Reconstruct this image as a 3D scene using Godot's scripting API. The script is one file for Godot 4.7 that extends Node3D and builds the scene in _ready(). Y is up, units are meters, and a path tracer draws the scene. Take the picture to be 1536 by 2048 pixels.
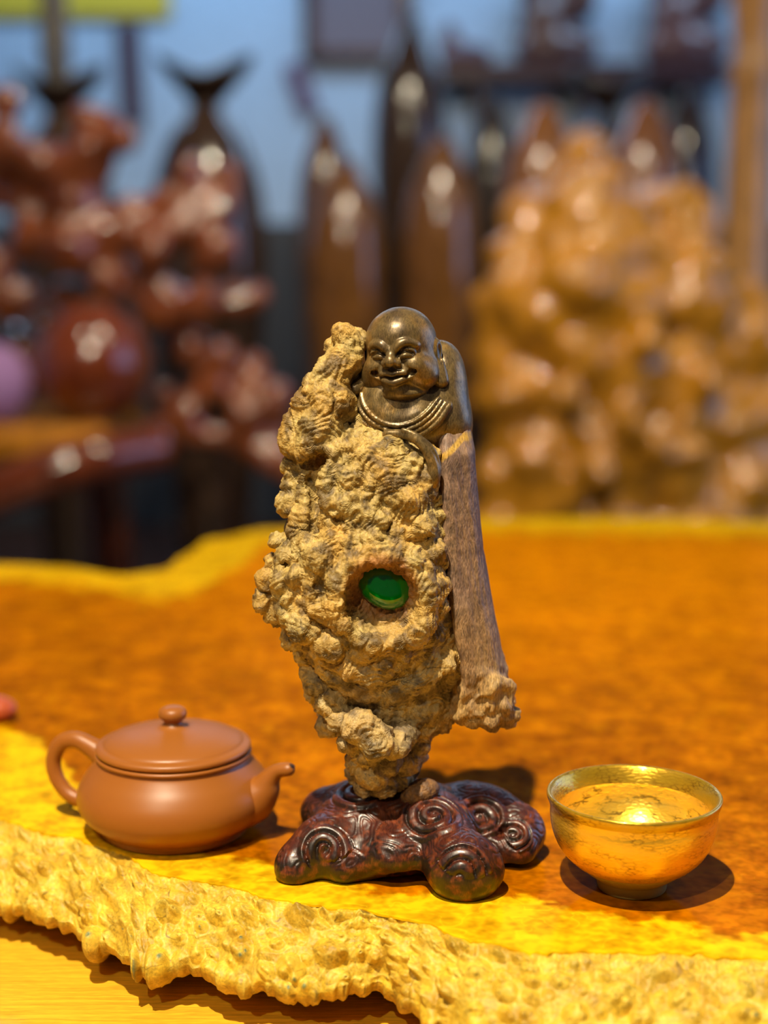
extends Node3D
# ---------------------------------------------------------------- measures
const T := 0.75                      # height of the burl slab's polished top
const EYE := Vector3(0, 1.058, 0)    # the camera
const FOCAL := 2974.0                # pixels, for a 1536 x 2048 frame
const PITCH := 9.0
const DEEP := -0.765                 # the plane in which the statue stands

var M := {}

func _ready():
	var cam := Camera3D.new()
	cam.name = "camera"
	var at := CameraAttributesPhysical.new()
	at.frustum_focal_length = 12.0 * FOCAL / 1024.0
	at.exposure_aperture = 2.05
	at.frustum_focus_distance = 0.748
	at.frustum_near = 0.05
	at.frustum_far = 60.0
	cam.attributes = at
	cam.position = EYE
	cam.rotation_degrees = Vector3(-PITCH, 0, 0)
	add_child(cam)
	cam.current = true
	var we := WorldEnvironment.new()
	we.name = "surroundings"
	var env := Environment.new()
	env.background_mode = Environment.BG_COLOR
	env.background_color = Color(0.55, 0.68, 0.86)
	env.tonemap_mode = Environment.TONE_MAPPER_LINEAR
	env.tonemap_exposure = 0.9
	env.sdfgi_enabled = true
	env.ssao_enabled = true
	env.ssil_enabled = true
	we.environment = env
	add_child(we)
	lamps()
	materials()
	room()
	slab()
	platform()
	statue()
	teapot()
	cup()
	tea_pet()
	background()

# where the lamps hang: [place, energy, colour, aim, half angle, size of the source]
func lamps():
	var warm := Color(1.0, 0.93, 0.80)
	downlight(Vector3(-0.34, 2.9, 0.10), 10.4, warm, Vector3(0.02, T, -1.15), 42.0, 0.022, "ceiling downlight aimed at the burl table from the front")
	downlight(Vector3(-0.75, 2.9, 1.25), 2.6, warm, Vector3(0.0, T, -1.0), 40.0, 0.022, "added fill downlight behind the camera, aimed at the burl table")  # added fill lamp, brightens statue and table from the front
	downlight(Vector3(-0.95, 2.9, -2.1), 2.0, warm, Vector3(-0.8, 0.7, -3.7), 40.0, 0.05, "ceiling downlight above the red root carving")
	downlight(Vector3(0.05, 2.9, -2.6), 3.0, warm, Vector3(0.05, 0.8, -4.6), 40.0, 0.05, "ceiling downlight above the brown floor vases")
	downlight(Vector3(0.9, 2.9, -1.9), 1.25, warm, Vector3(0.75, 0.7, -3.7), 40.0, 0.05, "ceiling downlight above the golden laughing figure")
	panel(Vector3(-0.9, 2.93, -5.55), Vector2(1.9, 0.3), 2.7, "cool white ceiling panel over the left half of the far wall")
	panel(Vector3(1.3, 2.93, -5.55), Vector2(1.9, 0.3), 2.2, "cool white ceiling panel over the right half of the far wall")
	# daylight in the window of the right wall
	var day := AreaLight3D.new()
	day.name = "window_daylight"
	day.area_size = Vector2(2.6, 1.7)
	day.light_color = Color(0.58, 0.74, 1.0)
	day.light_energy = 3.5
	day.area_range = 14.0
	day.area_attenuation = 2.0
	day.shadow_enabled = true
	day.position = Vector3(2.93, 1.65, -2.2)
	day.rotation_degrees = Vector3(0, 90, 0)
	add_child(day)

# ---------------------------------------------------------------- naming
func tag(o: Node, label: String, category: String, group := "", kind := ""):
	if label: o.set_meta("label", label)
	if category: o.set_meta("category", category)
	if group: o.set_meta("group", group)
	if kind: o.set_meta("kind", kind)
	return o

var taken := {}
func numbered(called: String) -> String:
	taken[called] = taken.get(called, -1) + 1
	return called if taken[called] == 0 else "%s_%03d" % [called, taken[called]]

func thing(called: String, where: Vector3, label: String, category: String, group := "") -> Node3D:
	var o := Node3D.new()
	o.name = numbered(called)
	add_child(o)
	o.position = where
	tag(o, label, category, group)
	return o

func put(called: String, mesh: Mesh, mat: Material, parent: Node, where := Vector3.ZERO) -> MeshInstance3D:
	var o := MeshInstance3D.new()
	o.name = called if parent != self else numbered(called)
	o.mesh = mesh
	o.material_override = mat
	o.position = where
	o.cast_shadow = GeometryInstance3D.SHADOW_CASTING_SETTING_ON
	parent.add_child(o, true)
	return o

func struct(called: String, mesh: Mesh, mat: Material, where: Vector3) -> MeshInstance3D:
	var o := put(called, mesh, mat, self, where)
	o.set_meta("kind", "structure")
	return o

# ---------------------------------------------------------------- from the picture to the place
func sight(px: float, py: float) -> Vector3:
	return Vector3((px - 768.0) / FOCAL, (1024.0 - py) / FOCAL, -1.0).rotated(Vector3.RIGHT, -deg_to_rad(PITCH))

func flat(px: float, py: float, h := T) -> Vector3:      # where the sight line meets the level h
	var d := sight(px, py)
	return EYE + d * ((h - EYE.y) / d.y)

func upright(px: float, py: float, z: float) -> Vector3:  # where it meets the upright plane at z
	var d := sight(px, py)
	return EYE + d * ((z - EYE.z) / d.z)

func lin(r: float, g: float, b: float) -> Color:
	return Color(r / 255.0, g / 255.0, b / 255.0).srgb_to_linear()

func srgb(r: float, g: float, b: float) -> Color:
	return Color(r / 255.0, g / 255.0, b / 255.0)

func noise(s: int, freq: float, octaves := 1, type := FastNoiseLite.TYPE_SIMPLEX_SMOOTH) -> FastNoiseLite:
	var n := FastNoiseLite.new()
	n.seed = s
	n.noise_type = type
	n.frequency = freq
	n.fractal_type = FastNoiseLite.FRACTAL_FBM if octaves > 1 else FastNoiseLite.FRACTAL_NONE
	n.fractal_octaves = octaves
	return n

func cells(s: int, freq: float, returned := FastNoiseLite.RETURN_DISTANCE) -> FastNoiseLite:
	var n := noise(s, freq, 1, FastNoiseLite.TYPE_CELLULAR)
	n.cellular_return_type = returned
	n.cellular_distance_function = FastNoiseLite.DISTANCE_EUCLIDEAN
	n.cellular_jitter = 1.0
	return n

func pick(xs: PackedVector2Array, x: float) -> float:     # a line through points that run with x
	var n := xs.size()
	if x <= xs[0].x: return xs[0].y
	if x >= xs[n - 1].x: return xs[n - 1].y
	var lo := 0
	var hi := n - 1
	while hi - lo > 1:
		var mid := (lo + hi) >> 1
		if xs[mid].x <= x: lo = mid
		else: hi = mid
	var t := (x - xs[lo].x) / (xs[hi].x - xs[lo].x)
	return lerpf(xs[lo].y, xs[hi].y, t * t * (3.0 - 2.0 * t))

# ---------------------------------------------------------------- meshes
func made(v: PackedVector3Array, idx: PackedInt32Array, cols := PackedColorArray(), uv := PackedVector2Array(), normals := PackedVector3Array()) -> ArrayMesh:
	var a := []
	a.resize(Mesh.ARRAY_MAX)
	a[Mesh.ARRAY_VERTEX] = v
	a[Mesh.ARRAY_NORMAL] = normals if normals.size() else normals_of(v, idx)
	if cols.size(): a[Mesh.ARRAY_COLOR] = cols
	if uv.size(): a[Mesh.ARRAY_TEX_UV] = uv
	a[Mesh.ARRAY_INDEX] = idx
	var m := ArrayMesh.new()
	m.add_surface_from_arrays(Mesh.PRIMITIVE_TRIANGLES, a)
	return m

func normals_of(v: PackedVector3Array, idx: PackedInt32Array) -> PackedVector3Array:
	var n := PackedVector3Array()
	n.resize(v.size())
	for i in range(0, idx.size(), 3):
		var a := idx[i]
		var b := idx[i + 1]
		var c := idx[i + 2]
		var f := (v[c] - v[a]).cross(v[b] - v[a])
		n[a] += f
		n[b] += f
		n[c] += f
	for i in n.size():
		n[i] = n[i].normalized()
	return n

# quads of a grid of rows x columns; flip turns the faces over
func grid_index(rows: int, columns: int, flip := false, closed := false) -> PackedInt32Array:
	var idx := PackedInt32Array()
	for r in rows - 1:
		for c in (columns if closed else columns - 1):
			var a := r * columns + c
			var b := r * columns + (c + 1) % columns
			var d := a + columns
			var e := b + columns
			if flip: idx.append_array([a, d, b, b, d, e])
			else: idx.append_array([a, b, d, b, e, d])
	return idx

func curve(pts: Array, each := 6) -> Array:               # Catmull-Rom through points
	var out := []
	for i in pts.size() - 1:
		var p0 = pts[maxi(i - 1, 0)]
		var p1 = pts[i]
		var p2 = pts[i + 1]
		var p3 = pts[mini(i + 2, pts.size() - 1)]
		for k in each:
			var t := float(k) / each
			out.append(0.5 * ((2.0 * p1) + (p2 - p0) * t + (2.0 * p0 - 5.0 * p1 + 4.0 * p2 - p3) * t * t + (3.0 * p1 - p0 - 3.0 * p2 + p3) * t * t * t))
	out.append(pts[pts.size() - 1])
	return out

# a profile of Vector2(radius, height), from the bottom outwards and up, turned round the y axis
func lathe(profile: Array, segments := 72, lobes := 0, lobe_depth := 0.0, lobe_from := 0.0) -> ArrayMesh:
	var v := PackedVector3Array()
	var uv := PackedVector2Array()
	var run := 0.0
	for i in profile.size():
		var p: Vector2 = profile[i]
		if i: run += p.distance_to(profile[i - 1])
		for s in segments + 1:
			var a := TAU * s / segments
			var r := p.x
			var y := p.y
			if lobes and p.y > lobe_from:
				var w := cos(a * lobes) * lobe_depth * (p.y - lobe_from)
				r += w * 0.6
				y += w
			v.append(Vector3(cos(a) * r, y, sin(a) * r))
			uv.append(Vector2(a / TAU, run))
	var idx := grid_index(profile.size(), segments + 1, false)
	var n := normals_of(v, idx)
	for i in profile.size():                                # one normal along the seam
		var a := i * (segments + 1)
		var b := a + segments
		var m := (n[a] + n[b]).normalized()
		n[a] = m
		n[b] = m
	return made(v, idx, PackedColorArray(), uv, n)

func tube(pts: Array, radii: Array, segments := 20, caps := true) -> ArrayMesh:
	var v := PackedVector3Array()
	var n := pts.size()
	var side := Vector3.ZERO
	var rings := 0
	for i in n:
		var d: Vector3 = (pts[mini(i + 1, n - 1)] - pts[maxi(i - 1, 0)]).normalized()
		if i == 0:
			side = d.cross(Vector3.UP if absf(d.y) < 0.9 else Vector3.RIGHT).normalized()
		side = (side - d * side.dot(d)).normalized()
		var up := side.cross(d)
		var r: float = radii[i]
		var steps := [[0.0, 1.0]]
		if caps and i == 0: steps = [[-1.0, 0.02], [-0.92, 0.4], [-0.7, 0.72], [-0.38, 0.92], [0.0, 1.0]]
		if caps and i == n - 1: steps = [[0.0, 1.0], [0.38, 0.92], [0.7, 0.72], [0.92, 0.4], [1.0, 0.02]]
		for st in steps:
			rings += 1
			for s in segments:
				var a := TAU * s / segments
				v.append(pts[i] + d * (r * st[0]) + (side * cos(a) + up * sin(a)) * (r * st[1]))
	return made(v, grid_index(rings, segments, false, true))

# a box with chamfered edges
func block(size: Vector3, edge := 0.004) -> ArrayMesh:
	var h := size * 0.5
	var e := minf(edge, minf(h.x, minf(h.y, h.z)) * 0.6)
	var st := SurfaceTool.new()
	st.begin(Mesh.PRIMITIVE_TRIANGLES)
	st.set_smooth_group(-1)
	var pts := {}
	for sx in [-1, 1]:
		for sy in [-1, 1]:
			for sz in [-1, 1]:
				var c := Vector3(sx, sy, sz)
				pts[[sx, sy, sz, 0]] = c * h - Vector3(0, sy, sz) * e
				pts[[sx, sy, sz, 1]] = c * h - Vector3(sx, 0, sz) * e
				pts[[sx, sy, sz, 2]] = c * h - Vector3(sx, sy, 0) * e
	var face := func(q: Array):
		var mid := Vector3.ZERO
		for p in q: mid += p
		mid /= q.size()
		var nn: Vector3 = (q[1] - q[0]).cross(q[2] - q[0])
		if nn.dot(mid) > 0: q.reverse()
		for k in range(1, q.size() - 1):
			for p in [q[0], q[k], q[k + 1]]: st.add_vertex(p)
	for s in [-1, 1]:
		face.call([pts[[s, -1, -1, 0]], pts[[s, 1, -1, 0]], pts[[s, 1, 1, 0]], pts[[s, -1, 1, 0]]])
		face.call([pts[[-1, s, -1, 1]], pts[[1, s, -1, 1]], pts[[1, s, 1, 1]], pts[[-1, s, 1, 1]]])
		face.call([pts[[-1, -1, s, 2]], pts[[1, -1, s, 2]], pts[[1, 1, s, 2]], pts[[-1, 1, s, 2]]])
		for u in [-1, 1]:
			face.call([pts[[-1, s, u, 1]], pts[[1, s, u, 1]], pts[[1, s, u, 2]], pts[[-1, s, u, 2]]])
			face.call([pts[[s, -1, u, 0]], pts[[s, 1, u, 0]], pts[[s, 1, u, 2]], pts[[s, -1, u, 2]]])
			face.call([pts[[s, u, -1, 0]], pts[[s, u, 1, 0]], pts[[s, u, 1, 1]], pts[[s, u, -1, 1]]])
			for w in [-1, 1]:
				face.call([pts[[s, u, w, 0]], pts[[s, u, w, 1]], pts[[s, u, w, 2]]])
	st.generate_normals()
	return st.commit()

# ---------------------------------------------------------------- rounded bodies joined by a smooth minimum, meshed as surface nets
class Field:
	var kind := PackedByteArray()      # 0 ellipsoid, 1 tapered capsule, 2 column
	var cut := PackedByteArray()
	var kk := PackedFloat32Array()
	var a := PackedVector3Array()
	var b := PackedVector3Array()
	var ra := PackedFloat32Array()
	var rb := PackedFloat32Array()
	var m1: Array[Basis] = []
	var m2: Array[Basis] = []
	var lo := PackedVector3Array()
	var hi := PackedVector3Array()
	var ground := -1e9
	# the column: for steps of height, centre and half width, centre and half depth
	var cy := 0.0
	var cstep := 0.001
	var cx := PackedFloat32Array()
	var cw := PackedFloat32Array()
	var cz := PackedFloat32Array()
	var cd := PackedFloat32Array()
	var square := 2.5
	var lean := 0.0                   # how far the column's face falls back per metre to the right

	func note(what: int, cutting: bool, k: float, p: Vector3, q: Vector3, r1: float, r2: float, low: Vector3, high: Vector3, w1 := Basis(), w2 := Basis()):
		kind.append(what)
		cut.append(1 if cutting else 0)
		kk.append(k)
		a.append(p)
		b.append(q)
		ra.append(r1)
		rb.append(r2)
		lo.append(low)
		hi.append(high)
		m1.append(w1)
		m2.append(w2)

	func ball(c: Vector3, r: Vector3, k := 0.002, turn := Basis(), cutting := false):
		var inv := turn.transposed()
		var reach := maxf(r.x, maxf(r.y, r.z)) if turn != Basis() else 0.0
		var e := Vector3.ONE * reach if reach > 0.0 else r
		note(0, cutting, k, c, r, 0, 0, c - e, c + e, Basis.from_scale(Vector3.ONE / r) * inv, Basis.from_scale(Vector3.ONE / (r * r)) * inv)

	func cone(p: Vector3, q: Vector3, r1: float, r2: float, k := 0.002, cutting := false):
		var r := Vector3.ONE * maxf(r1, r2)
		note(1, cutting, k, p, q - p, r1, r2, p.min(q) - r, p.max(q) + r)

	func chain(pts: Array, r1: float, r2: float, k := 0.002, cutting := false):
		var n := pts.size() - 1
		for i in n:
			cone(pts[i], pts[i + 1], lerpf(r1, r2, float(i) / n), lerpf(r1, r2, float(i + 1) / n), k, cutting)

	func column(k := 0.002):
		var low := Vector3(1e9, cy, 1e9)
		var high := Vector3(-1e9, cy + cstep * (cx.size() - 1), -1e9)
		for i in cx.size():
			var tilt := absf(lean) * cw[i]
			low = low.min(Vector3(cx[i] - cw[i], 1e9, cz[i] - cd[i] - tilt))
			high = high.max(Vector3(cx[i] + cw[i], -1e9, cz[i] + cd[i] + tilt))
		note(2, false, k, Vector3.ZERO, Vector3.ZERO, 0, 0, low, high)

	func at(p: Vector3, list: PackedInt32Array) -> float:
		var d := 1e3
		for i in list:
			var e := 0.0
			var what := kind[i]
			if what == 0:
				var q := p - a[i]
				var k0 := (m1[i] * q).length()
				e = k0 * (k0 - 1.0) / maxf((m2[i] * q).length(), 1e-9)
			elif what == 1:
				var q := p - a[i]
				var ab := b[i]
				var t := clampf(q.dot(ab) / maxf(ab.length_squared(), 1e-12), 0.0, 1.0)
				e = (q - ab * t).length() - lerpf(ra[i], rb[i], t)
			else:
				var f := (p.y - cy) / cstep
				var n := cx.size() - 1
				var g := clampf(f, 0.0, n - 0.001)
				var j := int(g)
				g -= j
				var hw := lerpf(cw[j], cw[j + 1], g)
				var hd := lerpf(cd[j], cd[j + 1], g)
				var dx := p.x - lerpf(cx[j], cx[j + 1], g)
				var u := absf(dx) / hw
				var v := absf(p.z + lean * dx - lerpf(cz[j], cz[j + 1], g)) / hd
				e = (pow(pow(u, square) + pow(v, square), 1.0 / square) - 1.0) * minf(hw, hd)
				e = maxf(e, maxf(-f * cstep, (f - n) * cstep))
			var k := kk[i]
			if cut[i]:
				var h := maxf(k - absf(d + e), 0.0) / k
				d = maxf(d, -e) + h * h * k * 0.25
			else:
				var h := maxf(k - absf(d - e), 0.0) / k
				d = minf(d, e) - h * h * k * 0.25
		return maxf(d, ground - p.y)

	func face(p: Vector3, from := 0.06) -> float:          # the foremost depth at which the body is met
		var all := PackedInt32Array(range(kind.size()))
		var z := from
		while z > -0.05:
			var d := at(Vector3(p.x, p.y, z), all)
			if d < 0.0002: return z
			z -= maxf(d * 0.7, 0.0002)
		return p.z

	# [points, indices]
	func nets(cell: float) -> Array:
		var low := Vector3.ONE * 1e9
		var high := -low
		for i in kind.size():
			if not cut[i]:
				low = low.min(lo[i])
				high = high.max(hi[i])
		low -= Vector3.ONE * cell * 3.0
		high += Vector3.ONE * cell * 3.0
		low.y = maxf(low.y, ground - cell * 3.0)
		var nb := Vector3i(((high - low) / (cell * 4.0)).ceil())
		var nx := nb.x * 4 + 1
		var ny := nb.y * 4 + 1
		var nz := nb.z * 4 + 1
		var lists: Array[PackedInt32Array] = []
		lists.resize(nb.x * nb.y * nb.z)
		for i in kind.size():
			var pad := Vector3.ONE * (kk[i] + cell * 1.5)
			var p := Vector3i(((lo[i] - pad - low) / (cell * 4.0)).floor()).clamp(Vector3i.ZERO, nb - Vector3i.ONE)
			var q := Vector3i(((hi[i] + pad - low) / (cell * 4.0)).floor()).clamp(Vector3i.ZERO, nb - Vector3i.ONE)
			for z in range(p.z, q.z + 1):
				for y in range(p.y, q.y + 1):
					for x in range(p.x, q.x + 1):
						lists[x + nb.x * (y + nb.y * z)].append(i)
		var val := PackedFloat32Array()
		val.resize(nx * ny * nz)
		val.fill(1e3)
		var vid := PackedInt32Array()
		vid.resize(nx * ny * nz)
		vid.fill(-1)
		var pts := PackedVector3Array()
		var where := PackedInt32Array()
		var sy := nx
		var sz := nx * ny
		var corner := PackedInt32Array([0, 1, sy, sy + 1, sz, sz + 1, sz + sy, sz + sy + 1])
		var off := PackedVector3Array([Vector3(0, 0, 0), Vector3(1, 0, 0), Vector3(0, 1, 0), Vector3(1, 1, 0), Vector3(0, 0, 1), Vector3(1, 0, 1), Vector3(0, 1, 1), Vector3(1, 1, 1)])
		var pairs := PackedInt32Array([0, 1, 2, 3, 4, 5, 6, 7, 0, 2, 1, 3, 4, 6, 5, 7, 0, 4, 1, 5, 2, 6, 3, 7])
		var reach := cell * 4.0 * 0.87 * 1.35
		var c := PackedFloat32Array()
		c.resize(8)
		for bz in nb.z:
			for by in nb.y:
				for bx in nb.x:
					var list := lists[bx + nb.x * (by + nb.y * bz)]
					if list.is_empty(): continue
					if absf(at(low + Vector3(bx + 0.5, by + 0.5, bz + 0.5) * (cell * 4.0), list)) > reach: continue
					for z in range(bz * 4, bz * 4 + 5):
						for y in range(by * 4, by * 4 + 5):
							var row := y * sy + z * sz
							for x in range(bx * 4, bx * 4 + 5):
								if val[row + x] > 999.0: val[row + x] = at(low + Vector3(x, y, z) * cell, list)
					for z in range(bz * 4, bz * 4 + 4):
						for y in range(by * 4, by * 4 + 4):
							var row := y * sy + z * sz
							for x in range(bx * 4, bx * 4 + 4):
								var o := row + x
								var inside := 0
								for k in 8:
									c[k] = val[o + corner[k]]
									if c[k] < 0.0: inside += 1
								if inside == 0 or inside == 8: continue
								var s := Vector3.ZERO
								var n := 0
								for k in range(0, 24, 2):
									var p := pairs[k]
									var q := pairs[k + 1]
									if (c[p] < 0.0) != (c[q] < 0.0):
										s += off[p].lerp(off[q], c[p] / (c[p] - c[q]))
										n += 1
								vid[o] = pts.size()
								where.append(o)
								pts.append(low + (Vector3(x, y, z) + s / n) * cell)
		var idx := PackedInt32Array()
		var step := PackedInt32Array([1, sy, sz])
		for o in where:
			var first := val[o] < 0.0
			for ax in 3:
				if (val[o + step[ax]] < 0.0) == first: continue
				var u := step[(ax + 1) % 3]
				var w := step[(ax + 2) % 3]
				if o - u - w < 0: continue
				var q0 := vid[o]
				var q1 := vid[o - u]
				var q2 := vid[o - u - w]
				var q3 := vid[o - w]
				if q1 < 0 or q2 < 0 or q3 < 0: continue
				if first: idx.append_array([q0, q2, q1, q0, q3, q2])
				else: idx.append_array([q0, q1, q2, q0, q2, q3])
		return [pts, idx]

func texture(w: int, h: int, paint: Callable) -> ImageTexture:
	var im := Image.create(w, h, false, Image.FORMAT_RGB8)
	for y in h:
		for x in w:
			im.set_pixel(x, y, paint.call(float(x) / w, float(y) / h))
	return ImageTexture.create_from_image(im)

func relief(w: int, h: int, paint: Callable) -> ImageTexture:
	var im := Image.create(w, h, false, Image.FORMAT_RF)
	for y in h:
		for x in w:
			im.set_pixel(x, y, Color(paint.call(float(x) / w, float(y) / h), 0, 0))
	return ImageTexture.create_from_image(im)

func mat(c: Color, rough: float, metal := 0.0, coat := 0.0) -> StandardMaterial3D:
	var m := StandardMaterial3D.new()
	m.albedo_color = c
	m.roughness = rough
	m.metallic = metal
	if coat > 0.0:
		m.clearcoat_enabled = true
		m.clearcoat = coat
		m.clearcoat_roughness = 0.08
	return m

func triplanar(m: StandardMaterial3D, size: float) -> StandardMaterial3D:
	m.uv1_triplanar = true
	m.uv1_scale = Vector3.ONE / size
	m.uv1_offset = Vector3(0.5, 0.5, 0.5)
	return m

# ---------------------------------------------------------------- what things are made of
func materials():
	# swirling burl grain, 26 cm across: light and dark fibre lines that follow a bent field
	var w1 := noise(11, 5.0, 2)
	var w2 := noise(12, 5.0, 2)
	var lines := noise(13, 4.0, 2)
	var fine := noise(14, 120.0, 2)
	var blot := noise(15, 16.0, 3)
	var grain := func(u: float, v: float) -> float:
		var x := u + 0.10 * w1.get_noise_2d(u, v)
		var y := v + 0.10 * w2.get_noise_2d(u, v)
		var f := lines.get_noise_2d(x, y)
		var q := fine.get_noise_2d(u * 0.6, v * 0.6)
		return 0.5 + 0.30 * sin(f * 150.0 + 2.6 * q) * clampf(0.55 + 1.3 * blot.get_noise_2d(u * 2.0, v * 2.0), 0.0, 1.0) + 0.22 * q
	M.grain_relief = relief(1024, 1024, func(u: float, v: float): return grain.call(u, v) + 0.35 * fine.get_noise_2d(v, u))
	M.grain_color = texture(768, 768, func(u: float, v: float):
		var g: float = clampf(0.70 + 0.34 * grain.call(u, v) + 0.20 * blot.get_noise_2d(u, v) + 0.16 * fine.get_noise_2d(v, u), 0.3, 1.0)
		var split := smoothstep(0.035, 0.0, absf(lines.get_noise_2d(u * 2.2 + 0.06 * w1.get_noise_2d(u * 3.0, v * 3.0) + 7.0, v * 2.2))) * smoothstep(-0.05, 0.25, blot.get_noise_2d(v + 3.0, u))
		return Color(g, g * 0.985, g * 0.95).lerp(Color(0.22, 0.17, 0.12), 0.75 * split))
	# straight torn fibre, for the smooth side of the robe
	var fib := noise(21, 1.0, 2)
	var fibre := func(u: float, v: float) -> float:
		var x := u + 0.012 * fib.get_noise_2d(u * 4.0, v * 7.0)
		return 0.7 * fib.get_noise_2d(x * 150.0, v * 26.0) + 0.6 * fib.get_noise_2d(x * 320.0 + 40.0, v * 60.0)
	M.fibre_relief = relief(640, 640, func(u: float, v: float): return 0.5 + 0.5 * fibre.call(u, v))
	M.fibre_color = texture(640, 640, func(u: float, v: float):
		var g: float = clampf(0.78 + 0.42 * fibre.call(u, v) + 0.2 * blot.get_noise_2d(u, v), 0.3, 1.0)
		return Color(g, g * 0.98, g * 0.96))
	# polished burl of the table: clouds, eyes and vein lines over 90 cm
	var t1 := noise(31, 9.0, 3)
	var t2 := noise(32, 34.0, 3)
	var t3 := noise(33, 110.0, 2)
	var veins := noise(34, 22.0, 2)
	M.burl_color = texture(1536, 1536, func(u: float, v: float):
		var a := t1.get_noise_2d(u, v)
		var b := t2.get_noise_2d(u + 0.02 * a, v)
		var line := 1.0 - smoothstep(0.0, 0.045, absf(veins.get_noise_2d(u + 0.012 * b, v + 0.012 * a)))
		var c := t3.get_noise_2d(u, v)
		var g := clampf(0.90 + 0.09 * a + 0.17 * b + 0.15 * c, 0.45, 1.0)
		return Color(g, g * (0.93 + 0.07 * line + 0.05 * b), g * (0.85 + 0.15 * line)).lerp(Color(1, 1, 1), 0.35 * line))
	M.burl = mat(Color.WHITE, 0.5)
	M.burl.metallic_specular = 0.0
	M.burl.vertex_color_use_as_albedo = true
	M.burl.albedo_texture = M.burl_color
	M.burl.clearcoat_enabled = true
	M.burl.clearcoat = 0.03
	M.burl.clearcoat_roughness = 0.22
	M.edge = mat(Color.WHITE, 0.55)
	M.edge.vertex_color_use_as_albedo = true
	M.edge.albedo_texture = M.grain_color
	M.edge.heightmap_enabled = true
	M.edge.heightmap_texture = M.grain_relief
	M.edge.heightmap_scale = 0.014
	triplanar(M.edge, 0.22)
	M.burr = mat(Color.WHITE, 0.62)
	M.burr.vertex_color_use_as_albedo = true
	M.burr.albedo_texture = M.grain_color
	M.burr.heightmap_enabled = true
	M.burr.heightmap_texture = M.grain_relief
	M.burr.heightmap_scale = 0.06
	triplanar(M.burr, 0.20)
	M.robe = mat(Color.WHITE, 0.58)
	M.robe.vertex_color_use_as_albedo = true
	M.robe.albedo_texture = M.fibre_color
	M.robe.heightmap_enabled = true
	M.robe.heightmap_texture = M.fibre_relief
	M.robe.heightmap_scale = 0.05
	triplanar(M.robe, 0.16)
	M.polished = mat(Color.WHITE, 0.33, 0.35)
	M.polished.vertex_color_use_as_albedo = true
	M.polished.albedo_texture = M.fibre_color
	M.polished.heightmap_enabled = true
	M.polished.heightmap_texture = M.fibre_relief
	M.polished.heightmap_scale = 0.006
	triplanar(M.polished, 0.09)
	M.lacquer = mat(Color.WHITE, 0.40, 0.0, 0.30)
	M.lacquer.clearcoat_roughness = 0.2
	M.lacquer.vertex_color_use_as_albedo = true
	M.lacquer.albedo_texture = M.fibre_color
	M.lacquer.heightmap_enabled = true
	M.lacquer.heightmap_texture = M.fibre_relief
	M.lacquer.heightmap_scale = 0.008
	triplanar(M.lacquer, 0.11)
	M.jade = mat(srgb(0, 124, 22), 0.06, 0.0, 1.0)
	M.jade.clearcoat_roughness = 0.02
	M.clay = mat(srgb(152, 90, 30), 0.40)
	M.clay.heightmap_enabled = true
	var sand := noise(41, 220.0, 2)
	M.sand_relief = relief(384, 384, func(u: float, v: float): return 0.5 + 0.5 * sand.get_noise_2d(u, v))
	M.clay.heightmap_texture = M.sand_relief
	M.clay.heightmap_scale = 0.004
	triplanar(M.clay, 0.06)

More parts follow.
